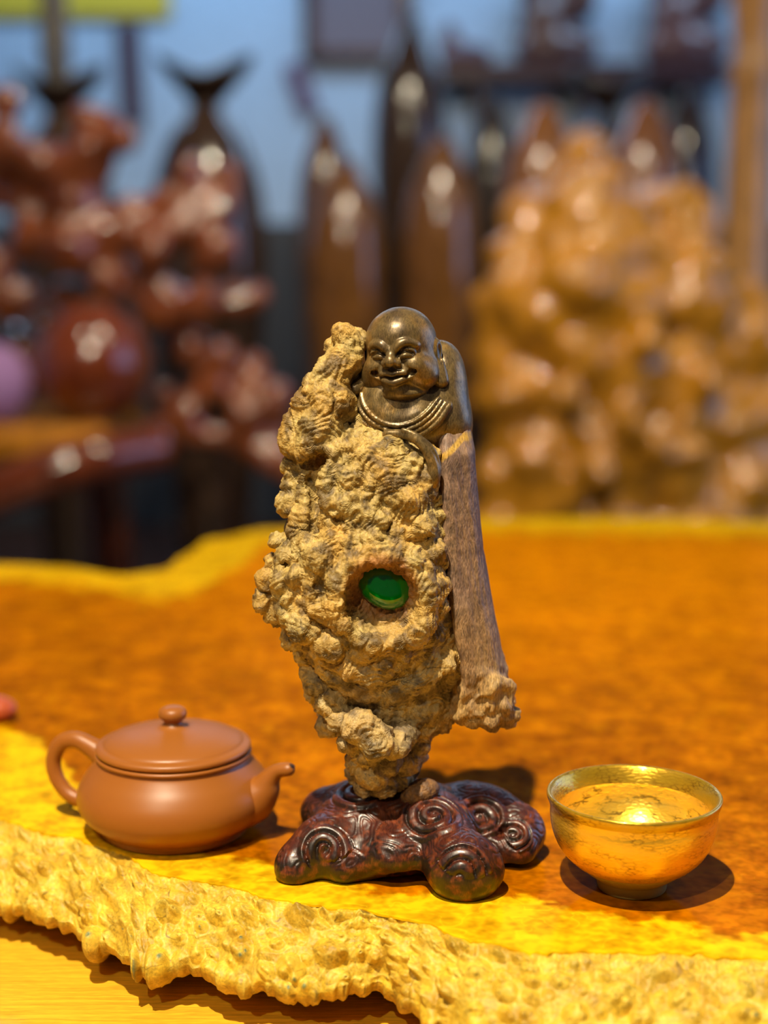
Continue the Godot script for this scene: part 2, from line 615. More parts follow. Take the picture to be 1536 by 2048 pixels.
func room():
	var wood := noise(51, 3.0, 3)
	var boards := texture(384, 384, func(u: float, v: float):
		var g := 0.75 + 0.25 * wood.get_noise_2d(u * 60.0, v * 5.0)
		return Color(g, g * 0.97, g * 0.94))
	var floor_mat := mat(srgb(74, 40, 30), 0.35)
	floor_mat.albedo_texture = boards
	triplanar(floor_mat, 1.2)
	floor_mat.uv1_world_triplanar = true
	var plaster := noise(52, 8.0, 3)
	var paint := texture(256, 256, func(u: float, v: float):
		var g := 0.95 + 0.05 * plaster.get_noise_2d(u * 4.0, v * 4.0)
		return Color(g, g, g))
	var wall_mat := mat(srgb(196, 214, 230), 0.85)
	wall_mat.albedo_texture = paint
	triplanar(wall_mat, 2.0)
	var white := mat(srgb(214, 208, 198), 0.9)
	struct("floor", block(Vector3(6.4, 0.1, 9.4)), floor_mat, Vector3(0, -0.05, -1.9))
	struct("ceiling", block(Vector3(6.4, 0.1, 9.4)), white, Vector3(0, 3.02, -1.9))
	struct("wall_back", block(Vector3(6.0, 2.97, 0.1)), wall_mat, Vector3(0, 1.485, -6.35))
	struct("trim_dark_board", block(Vector3(5.98, 1.28, 0.03), 0.008), mat(srgb(58, 58, 60), 0.5), Vector3(0, 0.64, -6.283))  # dark board covering the lower part of the far wall
	struct("wall_front", block(Vector3(6.0, 2.97, 0.1)), white, Vector3(0, 1.485, 2.55))
	struct("wall_left", block(Vector3(0.1, 2.97, 9.0)), white, Vector3(-3.05, 1.485, -1.9))
	# the right wall leaves an opening for the window
	struct("wall_right", block(Vector3(0.1, 2.97, 2.9)), white, Vector3(3.05, 1.485, -4.95))
	struct("wall_right", block(Vector3(0.1, 2.97, 3.5)), white, Vector3(3.05, 1.485, 0.85))
	struct("wall_right", block(Vector3(0.1, 0.8, 2.6)), white, Vector3(3.05, 0.4, -2.2))
	struct("wall_right", block(Vector3(0.1, 0.47, 2.6)), white, Vector3(3.05, 2.735, -2.2))
	var win := Node3D.new()
	win.name = "window_1"
	win.set_meta("kind", "structure")
	win.position = Vector3(3.05, 1.65, -2.2)
	add_child(win)
	var dark := mat(srgb(70, 48, 36), 0.5)
	for s in [-1, 1]:
		put("window_frame", block(Vector3(0.07, 1.7, 0.06)), dark, win, Vector3(0, 0, s * 1.27))
		put("window_frame", block(Vector3(0.07, 0.06, 2.48)), dark, win, Vector3(0, s * 0.82, 0))
	put("window_frame", block(Vector3(0.07, 1.58, 0.05)), dark, win)
	var pane := mat(Color(0.9, 0.95, 1.0, 0.08), 0.02)
	pane.transparency = BaseMaterial3D.TRANSPARENCY_ALPHA
	for s in [-1, 1]:
		put("pane", block(Vector3(0.008, 1.56, 1.18), 0.001), pane, win, Vector3(0, 0, s * 0.63))

func downlight(at: Vector3, energy: float, colour: Color, aim: Vector3, half: float, size: float, label: String):
	var o := thing("ceiling_downlight", Vector3(at.x, at.y + 0.07, at.z), label, "lamp", "ceiling downlights")
	var metal := mat(srgb(225, 222, 215), 0.4)
	put("housing", lathe([Vector2(0.052, 0.0), Vector2(0.056, -0.03), Vector2(0.066, -0.034), Vector2(0.066, -0.028), Vector2(0.062, 0.0)], 32), metal, o)
	var glow := mat(colour, 0.5)
	glow.emission_enabled = true
	glow.emission = colour
	glow.emission_energy_multiplier = 3.0
	put("lamp_lens", lathe([Vector2(0.0, -0.012), Vector2(0.05, -0.012), Vector2(0.05, -0.006), Vector2(0.0, -0.006)], 32), glow, o)
	var l := SpotLight3D.new()
	l.name = "spot"
	l.light_color = colour
	l.light_energy = energy
	l.light_size = size
	l.spot_range = 14.0
	l.spot_attenuation = 2.0
	l.spot_angle = half
	l.spot_angle_attenuation = 0.5
	l.shadow_enabled = true
	add_child(l)
	l.position = at
	l.look_at_from_position(at, aim, Vector3.FORWARD)

func panel(at: Vector3, size: Vector2, energy: float, label: String):
	var cool := Color(0.70, 0.85, 1.0)
	var o := thing("ceiling_panel_lamp", at, label, "lamp", "cool ceiling panels")
	put("frame", block(Vector3(size.x + 0.04, 0.04, size.y + 0.04)), mat(srgb(220, 220, 220), 0.5), o, Vector3(0, 0.021, 0))
	var glow := mat(cool, 0.5)
	glow.emission_enabled = true
	glow.emission = cool
	glow.emission_energy_multiplier = 1.5
	put("diffuser", block(Vector3(size.x, 0.012, size.y)), glow, o, Vector3(0, -0.004, 0))
	var l := AreaLight3D.new()
	l.name = "panel_light"
	l.area_size = size
	l.light_color = cool
	l.light_energy = energy
	l.area_range = 14.0
	l.area_attenuation = 2.0
	l.shadow_enabled = true
	l.position = at + Vector3(0, -0.03, 0)
	l.rotation_degrees = Vector3(-90, 0, 0)
	add_child(l)

# ---------------------------------------------------------------- the burl slab
var front_top := PackedVector2Array([Vector2(-900, 1560), Vector2(-400, 1560), Vector2(-120, 1600), Vector2(0, 1640), Vector2(110, 1668), Vector2(230, 1700), Vector2(330, 1752), Vector2(450, 1772), Vector2(560, 1798), Vector2(700, 1818), Vector2(820, 1836), Vector2(940, 1880), Vector2(1080, 1905), Vector2(1300, 1903), Vector2(1536, 1918), Vector2(1900, 1900), Vector2(2500, 1840)])
var front_lip := PackedVector2Array([Vector2(-900, 1690), Vector2(-400, 1700), Vector2(-120, 1762), Vector2(0, 1802), Vector2(110, 1842), Vector2(200, 1884), Vector2(260, 1922), Vector2(330, 1932), Vector2(400, 1936), Vector2(490, 1966), Vector2(560, 1978), Vector2(650, 1984), Vector2(760, 1972), Vector2(820, 2004), Vector2(870, 2046), Vector2(960, 2090), Vector2(1150, 2120), Vector2(1536, 2140), Vector2(1900, 2120), Vector2(2500, 2050)])
var far_rim := PackedVector2Array([Vector2(-700, 1120), Vector2(-200, 1128), Vector2(0, 1128), Vector2(120, 1133), Vector2(250, 1150), Vector2(330, 1140), Vector2(365, 1112), Vector2(420, 1078), Vector2(540, 1058), Vector2(700, 1045), Vector2(960, 1037), Vector2(1250, 1035), Vector2(1536, 1044), Vector2(1900, 1058), Vector2(2300, 1082)])
var sap_front := PackedVector2Array([Vector2(-900, 1380), Vector2(-300, 1425), Vector2(0, 1452), Vector2(60, 1470), Vector2(110, 1502), Vector2(160, 1565), Vector2(250, 1628), Vector2(420, 1700), Vector2(520, 1722), Vector2(600, 1745), Vector2(760, 1780), Vector2(1010, 1795), Vector2(1170, 1822), Vector2(1350, 1848), Vector2(1536, 1866), Vector2(1900, 1850), Vector2(2500, 1780)])
var sap_far := PackedVector2Array([Vector2(-700, 1145), Vector2(0, 1160), Vector2(200, 1176), Vector2(300, 1200), Vector2(380, 1192), Vector2(450, 1150), Vector2(540, 1088), Vector2(700, 1070), Vector2(1000, 1062), Vector2(1536, 1070), Vector2(2300, 1105)])

func ground_line(pixels: PackedVector2Array, h := T) -> PackedVector2Array:   # (x, z) on the level h
	var out := PackedVector2Array()
	for i in pixels.size() * 12:
		var px := lerpf(pixels[0].x, pixels[pixels.size() - 1].x, float(i) / (pixels.size() * 12 - 1))
		var p := flat(px, pick(pixels, px), h)
		out.append(Vector2(p.x, p.z))
	return out

func slab():
	var o := thing("burl_slab_table", Vector3(0, T, 0), "thick burl wood slab with polished orange top and knobbly yellow live edge under the statue", "table top")
	var scallop := noise(61, 34.0, 2)
	var zf := ground_line(front_top)
	var zb := ground_line(far_rim)
	var zs := ground_line(sap_front)
	var zr := ground_line(sap_far)
	for i in zf.size():
		zf[i].y += 0.0035 * scallop.get_noise_1d(zf[i].x * 2.2) + 0.002 * scallop.get_noise_1d(zf[i].x * 7.0 + 9.0)
	var xs := PackedFloat32Array()
	var x := -0.30
	while x < 0.301:
		xs.append(x)
		x += 0.0015
	var left := PackedFloat32Array()
	x = 0.0
	while x < 0.60:
		x += 0.0015 + x * 0.03
		left.append(x)
	var all := PackedFloat32Array()
	for i in range(left.size() - 1, -1, -1): all.append(-0.30 - left[i])
	all.append_array(xs)
	for i in left.size(): all.append(0.30 + left[i])
	var rows := 250
	var warp := noise(62, 26.0, 3)
	var warp2 := noise(63, 90.0, 2)
	var cloud := noise(64, 7.0, 3)
	var heart := lin(224, 144, 6)
	var deep := lin(164, 98, 8)
	var sap := lin(240, 198, 22)
	var v := PackedVector3Array()
	var col := PackedColorArray()
	var uv := PackedVector2Array()
	# rows: up over the front step, across the top, down over the far edge
	var heights := [-0.0014, -0.0004]
	for r in rows + 6:
		for xi in all:
			var f := pick(zf, xi)
			var b := pick(zb, xi)
			var z := 0.0
			var y := 0.0
			if r < 2:
				z = f + [0.0002, 0.0001][r]
				y = heights[r]
			elif r < rows + 2:
				var t := float(r - 2) / (rows - 1)
				t = t * 0.22 + 0.78 * t * t * t
				z = lerpf(f, b, t)
			else:
				var k := r - rows - 1
				z = b - 0.006 * sin(k * 0.5) - (0.004 * warp.get_noise_2d(xi * 2.0, k))
				y = -0.0016 * k * k * 0.7
			v.append(Vector3(xi, y, z))
			uv.append(Vector2(xi / 0.9 + 0.5, z / 0.9 + 0.06))
			var n := warp.get_noise_2d(xi, z)
			var n2 := warp2.get_noise_2d(xi, z)
			var near_edge := (z - pick(zs, xi)) + 0.012 * n + 0.006 * n2
			var far_edge := (pick(zr, xi) - z) + 0.05 * n + 0.01 * n2
			var s := maxf(smoothstep(-0.003, 0.006, near_edge), smoothstep(-0.02, 0.03, far_edge))
			# colour turns browner from the far side towards the front pale ring
			var brown := smoothstep(-0.85, -0.22, near_edge) * (0.80 + 0.5 * n)
			var c := heart.lerp(deep, clampf(brown + 0.35 * cloud.get_noise_2d(xi, z), 0.0, 1.0))
			col.append(c.lerp(sap, s))
	put("tabletop", made(v, grid_index(rows + 6, all.size(), true), col, uv), M.burl, o)
	# the sides out of the frame and the flat underside, which rests on the wooden stand
	var uvs := PackedVector3Array()
	for r in 2:
		for i in range(0, all.size(), 8):
			var xi := all[i]
			uvs.append(Vector3(xi, -0.055, (pick(zf, xi) - 0.05) if r == 0 else pick(zb, xi) + 0.015))
	put("underside", made(uvs, grid_index(2, uvs.size() / 2)), mat(srgb(120, 82, 34), 0.8), o)
	var n0 := all.size() - 1
	for side in [0, n0]:
		var q := PackedVector3Array()
		var xi := all[side]
		for r in 12:
			var z := lerpf(pick(zf, xi), pick(zb, xi), r / 11.0)
			q.append(Vector3(xi, 0.0, z))
			q.append(Vector3(xi + signf(xi) * 0.012, -0.028, z))
			q.append(Vector3(xi, -0.056, z))
		put("side_edge", made(q, grid_index(12, 3, side == 0)), mat(srgb(206, 152, 48), 0.6), o)
	live_edge(o)

func live_edge(o: Node3D):
	var rng := RandomNumberGenerator.new()
	rng.seed = 77
	var scallop := noise(61, 34.0, 2)
	var pxs := PackedFloat32Array()
	var px := -900.0
	while px <= 2500.0:
		pxs.append(px)
		px += 2.3 if px > -40.0 and px < 1580.0 else 12.0
	var n := pxs.size()
	var rows := 108
	var under := 14
	var total := rows + under
	var v := PackedVector3Array()
	v.resize(total * n)
	var along := PackedFloat32Array()
	var ruffle := noise(71, 30.0, 3)
	var s := 0.0
	var before := Vector3.ZERO
	var bend := PackedFloat32Array()
	var ruffled := PackedVector3Array()
	for c in n:
		var a := flat(pxs[c], pick(front_top, pxs[c])) - Vector3(0, T, 0)
		a.z -= 0.0016
		bend.append(0.0035 * scallop.get_noise_1d(a.x * 2.2) + 0.002 * scallop.get_noise_1d(a.x * 7.0 + 9.0))
		var b := flat(pxs[c], pick(front_lip, pxs[c]), T - 0.031) - Vector3(0, T, 0)
		ruffled.append(Vector3(0, 0.003 * ruffle.get_noise_1d(b.x * 2.0 + 5.0), 0.004 * ruffle.get_noise_1d(b.x * 1.6)))
		if c: s += a.distance_to(before)
		before = a
		along.append(s)
		for r in total:
			var p: Vector3
			if r < rows:
				var t := float(r) / (rows - 1)
				p = Vector3(lerpf(a.x, b.x, t), 0, lerpf(a.z, b.z, 1.0 - pow(1.0 - t, 1.12)))
				p.y = lerpf(-0.0006, b.y, t * 0.55 + 0.45 * pow(t, 2.4))
			else:
				var t := float(r - rows + 1) / under
				p = Vector3(b.x, lerpf(b.y, -0.056, pow(t, 0.8)), b.z - 0.085 * t * t - 0.006 * t)
			v[r * n + c] = p
	var idx := grid_index(total, n)
	var nor := normals_of(v, idx)
	# bosses with smaller nipples on them, some with an eye at the tip; between bosses thin raised lines
	var lift := PackedFloat32Array()
	lift.resize(total * n)
	var pale := PackedFloat32Array()
	pale.resize(total * n)
	var tint := PackedFloat32Array()
	tint.resize(total * n)
	var dot := PackedFloat32Array()
	dot.resize(total * n)
	var wide := 0.056
	var bosses := []
	for i in 2600:
		var at := Vector2(rng.randf() * s, rng.randf_range(0.05, 1.04) * wide)
		var r := lerpf(0.0030, 0.0085, pow(rng.randf(), 1.6))
		var ok := true
		for q in bosses:
			if at.distance_to(q[0]) < (r + q[1]) * 0.88:
				ok = false
				break
		if ok: bosses.append([at, r])
	var bumps := []                                   # [place, radius, height, pit, blend]
	for q in bosses:
		var r: float = q[1]
		bumps.append([q[0], r * 1.14, r * rng.randf_range(0.38, 0.62), 0.0, 0])
		var many := 1 if r < 0.005 else rng.randi_range(3, 6)
		var kids := []
		for k in many:
			var off := Vector2.from_angle(rng.randf() * TAU) * r * sqrt(rng.randf()) * (0.3 if many == 1 else 0.75)
			var rr := clampf(r * rng.randf_range(0.34, 0.52), 0.0012, 0.0033)
			var free := true
			for e in kids:
				if off.distance_to(e[0]) < (rr + e[1]) * 0.72: free = false
			if not free: continue
			kids.append([off, rr])
			bumps.append([q[0] + off, rr, rr * rng.randf_range(0.65, 1.1), (0.5 if rng.randf() < 0.5 else 0.0), 1])
	for i in 500:
		var rr := rng.randf_range(0.0009, 0.0020)
		bumps.append([Vector2(rng.randf() * s, rng.randf_range(0.03, 1.05) * wide), rr, rr * rng.randf_range(0.4, 0.8), (0.6 if rng.randf() < 0.4 else 0.0), 1])
	var dt := wide / (rows - 1)
	for q in bumps:
		var at: Vector2 = q[0]
		var r: float = q[1]
		var c0 := along.bsearch(at.x - r)
		var c1 := along.bsearch(at.x + r)
		var teal = rng.randf() < 0.10 and q[4] == 1 and at.y > wide * 0.6
		for row in range(maxi(0, int((at.y - r) / dt)), mini(total, int((at.y + r) / dt) + 2)):
			for c in range(c0, c1):
				var d := Vector2(along[c] - at.x, row * dt - at.y).length() / r
				if d >= 1.0: continue
				var i := row * n + c
				var g := 1.0 - d * d
				if q[4] == 0:
					lift[i] = maxf(lift[i], q[2] * (0.85 * pow(g, 0.8) + 0.15 * g * g))
				else:
					lift[i] += q[2] * (g * (1.0 - 0.5 * d) - q[3] * exp(-d * d * 30.0) * 1.4)
					pale[i] = maxf(pale[i], 0.5 * g * g)
					if q[3] > 0.0: dot[i] = maxf(dot[i], smoothstep(0.28, 0.08, d))
					if teal: tint[i] = maxf(tint[i], smoothstep(0.55, 0.15, d))
	var ridge := cells(73, 62.0, FastNoiseLite.RETURN_DISTANCE2_SUB)
	var rough := noise(74, 130.0, 3)
	var hue := noise(75, 40.0, 2)
	var swell := noise(76, 30.0, 2)
	var base := lin(238, 200, 58)
	var light := lin(250, 226, 98)
	var brown := lin(194, 146, 30)
	var blue := lin(60, 120, 104)
	var col := PackedColorArray()
	for r in total:
		for c in n:
			var i := r * n + c
			var t := minf(float(r) / (rows - 1), 1.0)
			var w := smoothstep(0.0, 0.16, t)
			var line := exp(-maxf(ridge.get_noise_2d(along[c], r * dt) + 1.0, 0.0) * 9.0)
			var ro := rough.get_noise_2d(along[c], r * dt)
			var h := (lift[i] + 0.0006 * line + 0.0006 * ro + 0.0030 * swell.get_noise_2d(along[c], r * dt)) * w
			var tu := clampf(float(r - rows + 1) / under, 0.0, 1.0)
			v[i] += nor[i] * h + Vector3(0, 0, bend[c] * pow(1.0 - t, 3.0)) + ruffled[c] * (pow(t, 5.0) * (1.0 - tu))
			var q := hue.get_noise_2d(along[c], r * dt)
			var k := base.lerp(light, clampf(line * 0.7 + pale[i] + 0.3 * ro, 0.0, 1.0)).lerp(brown, clampf(q * 0.9 + 0.05, 0.0, 0.7))
			k = k.lerp(brown * 0.55, dot[i] * 0.7).lerp(blue, tint[i] * 0.8)
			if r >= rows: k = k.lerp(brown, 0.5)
			col.append(k)
	put("live_edge", made(v, idx, col), M.edge, o)

func platform():
	var o := thing("wooden_stand", Vector3(0, 0, -0.98), "low yellow-brown wooden board stand that carries the burl slab", "stand")
	var g1 := noise(81, 1.0, 3)
	var tex := texture(1024, 512, func(u: float, v: float):
		var w := v + 0.006 * g1.get_noise_2d(u * 15.0, v * 20.0)
		var g := 0.93 + 0.16 * g1.get_noise_2d(u * 18.0, w * 170.0) + 0.10 * g1.get_noise_2d(u * 150.0, w * 420.0)
		return Color(g, g * 0.97, g * 0.9))
	var m := mat(srgb(240, 190, 50), 0.36, 0.0, 0.15)
	m.albedo_texture = tex
	m.uv1_triplanar = true
	m.uv1_scale = Vector3(1.0 / 1.8, 1.0 / 0.35, 1.0 / 0.35)
	var top := T - 0.056
	put("board", block(Vector3(1.7, 0.05, 1.04), 0.006), m, o, Vector3(0, top - 0.025, 0))
	for sx in [-1, 1]:
		for sz in [-1, 1]:
			put("leg", block(Vector3(0.12, top - 0.05, 0.12), 0.01), m, o, Vector3(sx * 0.72, (top - 0.05) * 0.5, sz * 0.42))

# ---------------------------------------------------------------- the carved figure
const SX := 0.011

func W(px: float, py: float, out_mm := 0.0) -> Vector3:   # a point of the figure: on its upright plane, moved towards the front
	return upright(px, py, DEEP + out_mm * 0.001) - Vector3(SX, T, DEEP)

func paint_body(v: PackedVector3Array, idx: PackedInt32Array, shape: Callable, colour: Callable) -> ArrayMesh:
	var n := normals_of(v, idx)
	for i in v.size():
		v[i] = shape.call(v[i], n[i])
	n = normals_of(v, idx)
	var col := PackedColorArray()
	for i in v.size():
		col.append(colour.call(v[i], n[i]))
	return made(v, idx, col, PackedVector2Array(), n)

func fill_column(f: Field, rows: Array):                  # rows: [py, left px, right px, centre depth mm, half depth mm]
	var ys := []
	for r in rows: ys.append(W(800, r[0]).y)
	var low: float = ys[ys.size() - 1]
	f.cy = low
	f.cstep = 0.002
	var n := int((ys[0] - low) / 0.002) + 1
	var j := rows.size() - 2
	for i in n:
		var y := low + i * 0.002
		while j > 0 and ys[j] < y: j -= 1
		var t := clampf((y - ys[j + 1]) / (ys[j] - ys[j + 1]), 0.0, 1.0)
		var a = rows[j + 1]
		var b = rows[j]
		var py := lerpf(a[0], b[0], t)
		var l := W(lerpf(a[1], b[1], t), py).x
		var r := W(lerpf(a[2], b[2], t), py).x
		f.cx.append((l + r) * 0.5)
		f.cw.append((r - l) * 0.5)
		f.cz.append(lerpf(a[3], b[3], t) * 0.001)
		f.cd.append(lerpf(a[4], b[4], t) * 0.001)
	f.column(0.004)

func front_of(f: Field, p: Vector3) -> float:             # how far forward the column's face lies above or below p
	var g := clampf((p.y - f.cy) / f.cstep, 0.0, f.cx.size() - 1.001)
	var j := int(g)
	var u := clampf(absf(p.x - f.cx[j]) / f.cw[j], 0.0, 0.98)
	return f.cz[j] + f.cd[j] * pow(1.0 - pow(u, 2.5), 0.4)

func statue():
	var o := thing("carved_figure", Vector3(SX, T, DEEP), "rough burl carving of a laughing bald monk with green belly stone on swirled base", "statue")
	body(o)
	robe(o)
	bust(o)
	head(o)
	# the polished green stone
	var g := MeshInstance3D.new()
	var st := lathe(curve([Vector2(0.0001, -0.006), Vector2(0.008, -0.005), Vector2(0.0138, -0.0012), Vector2(0.0142, 0.0008), Vector2(0.0122, 0.0042), Vector2(0.0075, 0.0068), Vector2(0.0001, 0.0078)], 6), 64)
	g = put("green_stone", st, M.jade, o)
	g.set_meta("label", "glossy dark green oval stone")
	g.transform = Transform3D(Basis(Vector3(0, 0, 1), -deg_to_rad(32)) * Basis.from_scale(Vector3(1.0, 0.80, 1.0)) * Basis(Vector3(1, 0, 0), deg_to_rad(80)), W(770, 1170, 31))
	pedestal(o)

func body(o: Node3D):
	var f := Field.new()
	fill_column(f, [[676, 676, 726, 0, 10], [700, 662, 726, 0, 14], [750, 632, 714, 0, 18], [800, 610, 716, 1, 20], [846, 598, 740, 1, 21], [866, 594, 870, 1, 22], [900, 590, 884, 3, 25], [950, 590, 884, 5, 28], [1000, 588, 884, 5, 29], [1050, 578, 888, 6, 31], [1100, 562, 892, 7, 33], [1150, 550, 898, 8, 34], [1200, 548, 904, 8, 34], [1250, 572, 912, 7, 33], [1300, 598, 925, 5, 30], [1340, 620, 915, 3, 27], [1380, 638, 905, 2, 25], [1420, 655, 898, 1, 23], [1450, 675, 880, 0, 21], [1480, 694, 856, -1, 18], [1520, 712, 846, -2, 15], [1555, 722, 828, -3, 14], [1590, 718, 818, -3, 14]])
	# lumps: [px, py, radius px, how far the middle stands before the face, in radii]
	var lumps := [
		[690, 672, 24, 0.0], [712, 676, 20, -0.2], [668, 690, 14, 0.0],
		[690, 718, 30, 0.1], [672, 742, 36, 0.1], [642, 772, 34, 0.1], [664, 800, 44, 0.2], [622, 806, 34, 0.1], [606, 846, 36, 0.2], [644, 850, 48, 0.25], [600, 880, 36, 0.3], [632, 884, 38, 0.3], [588, 862, 22, 0.1],
		[592, 930, 24, 0.1], [588, 962, 20, 0.1], [586, 1000, 26, 0.2], [606, 1020, 22, 0.1], [596, 1044, 18, 0.0],
		[690, 890, 26, 0.2], [668, 930, 20, 0.3], [700, 935, 30, 0.2], [735, 910, 34, 0.1], [780, 896, 30, 0.1], [812, 925, 32, 0.1], [850, 905, 26, 0.1], [846, 950, 28, 0.2], [780, 950, 34, 0.0],
		[700, 985, 30, 0.2], [668, 985, 19, 0.5], [735, 1000, 28, 0.1], [762, 1018, 17, 0.5], [814, 985, 34, 0.25], [840, 1035, 29, 0.45], [806, 1040, 22, 0.1], [868, 1020, 20, 0.1], [670, 1010, 16, 0.4],
		[644, 1088, 30, 0.55], [676, 1060, 22, 0.2], [700, 1062, 28, 0.1], [742, 1058, 30, 0.15], [782, 1068, 26, 0.15], [820, 1084, 26, 0.3], [858, 1080, 26, 0.35], [878, 1104, 18, 0.4], [838, 1116, 22, 0.3], [664, 1112, 24, 0.2],
		[560, 1074, 18, 0.2], [576, 1100, 20, 0.2], [552, 1112, 18, 0.1], [545, 1148, 24, 0.2], [536, 1186, 20, 0.0], [528, 1196, 12, 0.0], [574, 1140, 24, 0.2], [604, 1126, 24, 0.2], [590, 1172, 20, 0.2], [556, 1216, 24, 0.0],
		[616, 1222, 33, 0.5], [666, 1256, 31, 0.55], [644, 1188, 22, 0.3], [672, 1198, 18, 0.2], [586, 1204, 20, 0.2], [592, 1256, 24, 0.1],
		[866, 985, 16, 0.2], [872, 1050, 16, 0.2], [880, 1150, 16, 0.2], [862, 1150, 28, 0.35], [868, 1190, 22, 0.2], [690, 1110, 22, 0.25],
		[704, 1296, 30, 0.35], [742, 1312, 30, 0.35], [728, 1262, 28, 0.3], [768, 1290, 26, 0.35], [800, 1270, 24, 0.1], [690, 1330, 24, 0.2], [780, 1326, 26, 0.1], [668, 1296, 22, 0.2],
		[632, 1318, 26, 0.2], [614, 1290, 20, 0.1], [650, 1352, 26, 0.2], [634, 1376, 22, 0.1], [652, 1402, 20, 0.1], [676, 1384, 24, 0.4], [694, 1362, 16, 0.4],
		[660, 1436, 26, 1.1], [688, 1410, 28, 1.3], [722, 1414, 34, 1.6], [754, 1438, 36, 1.7], [706, 1450, 28, 1.5], [786, 1452, 30, 1.5], [810, 1440, 24, 1.0], [736, 1472, 28, 1.5], [664, 1380, 28, 1.0], [640, 1340, 28, 0.8],
		[722, 1500, 28, 1.4], [748, 1522, 30, 1.5], [718, 1534, 24, 1.0], [774, 1498, 28, 1.2], [736, 1556, 26, 1.0], [770, 1550, 26, 1.0], [808, 1506, 26, 0.6], [832, 1480, 22, 0.3], [800, 1545, 22, 0.6],
		[850, 1340, 26, -0.2], [880, 1300, 24, -0.2], [845, 1400, 26, -0.3], [800, 1380, 30, -0.3], [880, 1425, 22, -0.2], [912, 1290, 30, -0.1], [905, 1330, 32, -0.2], [910, 1372, 32, -0.2], [905, 1410, 30, -0.2], [880, 1436, 22, -0.2]]
	for q in lumps:
		var p := W(q[0], q[1])
		var r: float = q[2] / 3780.0
		var z := front_of(f, p)
		p.z = z + r * (q[3] * 1.25 - 0.5)
		f.ball(p, Vector3(r, r * 0.95, r * 0.9), 0.0028)
	# folds that run down the chest
	for q in [[[664, 890], [660, 950], [672, 1010], [664, 1070]], [[704, 880], [694, 950], [706, 1010], [690, 1080]], [[738, 876], [752, 940], [738, 1000], [746, 1070]], [[784, 880], [774, 950], [796, 1010], [786, 1080]], [[820, 900], [826, 960], [812, 1030]], [[852, 930], [846, 1000], [858, 1060], [868, 1130]], [[630, 760], [618, 830], [600, 890]], [[672, 730], [668, 800], [650, 870]], [[620, 1060], [634, 1130], [616, 1190]], [[580, 1080], [566, 1150], [580, 1210]]]:
		var fold := []
		for xy in q:
			var p := W(xy[0], xy[1])
			p.z = front_of(f, p) - 0.0006
			fold.append(p)
		f.chain(curve(fold, 4), 0.0034, 0.0028, 0.0030)
	# the belly's hanging roll and the rim round the hollow
	var roll := []
	for a in 15:
		var t := TAU * a / 14.0
		var p := W(764 + 84 * cos(t) + 6 * sin(t), 1168 + 84 * sin(t))
		p.z = front_of(f, p) + 0.0005
		roll.append(p)
	f.chain(roll, 0.0056, 0.0056, 0.004)
	var sling := []
	for q in [[640, 1270], [680, 1322], [740, 1350], [810, 1346], [880, 1300]]:
		var p := W(q[0], q[1])
		p.z = front_of(f, p) - 0.001
		sling.append(p)
	f.chain(curve(sling, 3), 0.005, 0.004, 0.004)
	# hollows
	var hole := W(764, 1168)
	hole.z = front_of(f, hole) + 0.002
	f.ball(hole, Vector3(0.0200, 0.0188, 0.0150), 0.002, Basis(Vector3(0, 0, 1), -deg_to_rad(25)), true)
	# clefts and pits, sunk from the face: [points in pixels, radius mm at both ends, depth mm]
	var plain := Field.new()
	for nm in ["kind", "cut", "kk", "a", "b", "ra", "rb", "m1", "m2", "lo", "hi", "cy", "cstep", "cx", "cw", "cz", "cd"]: plain.set(nm, f.get(nm).duplicate() if f.get(nm) is Array else f.get(nm))
	for q in [[[[646, 908], [634, 950], [638, 1000], [630, 1040]], 6.0, 3.6, 2.5], [[[618, 918], [648, 908]], 3.6, 4.0, 1.5], [[[552, 1092], [580, 1110]], 2.8, 2.0, 1.0], [[[590, 1176], [608, 1181]], 1.8, 1.8, 0.6], [[[634, 1206], [654, 1224]], 1.6, 1.6, 0.6],
			[[[662, 1014], [688, 1020]], 2.4, 2.2, 0.6], [[[668, 1032], [692, 1042]], 2.2, 1.8, 0.6], [[[794, 1008], [814, 1026]], 3.4, 2.8, 1.0], [[[814, 893], [826, 887]], 2.6, 2.2, 0.6], [[[736, 905], [752, 940], [748, 975]], 1.3, 1.0, 0.0], [[[690, 915], [712, 905]], 1.6, 1.6, 0.4],
			[[[775, 965], [800, 985], [790, 1050]], 1.2, 1.0, 0.0], [[[688, 1068], [672, 1100]], 1.5, 1.2, 0.2], [[[828, 1062], [856, 1052]], 1.6, 1.6, 0.4], [[[640, 1140], [660, 1160]], 1.8, 1.4, 0.4], [[[690, 1232], [712, 1262]], 1.8, 1.4, 0.4], [[[645, 1296], [672, 1318]], 1.8, 1.6, 0.4],
			[[[600, 1100], [606, 1070]], 2.4, 1.8, 0.6], [[[574, 1160], [560, 1180]], 2.2, 2.0, 0.6], [[[668, 818], [676, 780], [690, 752]], 1.3, 1.0, 0.0], [[[690, 822], [704, 840]], 3.2, 2.4, 0.8]]:
		var line := []
		for xy in q[0]:
			var p := W(xy[0], xy[1])
			p.z = plain.face(p) - q[3] * 0.001
			line.append(p)
		f.chain(line, q[1] * 0.001, q[2] * 0.001, 0.0015, true)
	f.ball(W(728, 1334, 44), Vector3(0.0042, 0.0032, 0.005), 0.002, Basis(), true)
	f.cone(W(642, 1392, 30), W(690, 1440, 30), 0.0018, 0.002, 0.002, true)
	f.cone(W(672, 1472, 32), W(700, 1486, 34), 0.003, 0.003, 0.002, true)
	var pits := cells(110, 62.0)
	var net := f.nets(0.0008)
	var bumps := cells(101, 95.0)
	var knots := cells(102, 210.0)
	var where := noise(109, 17.0, 2)
	var swirl := noise(103, 26.0, 2)
	var coarse := noise(104, 60.0, 3)
	var fine := noise(105, 330.0, 2)
	var ridged := noise(106, 110.0, 3)
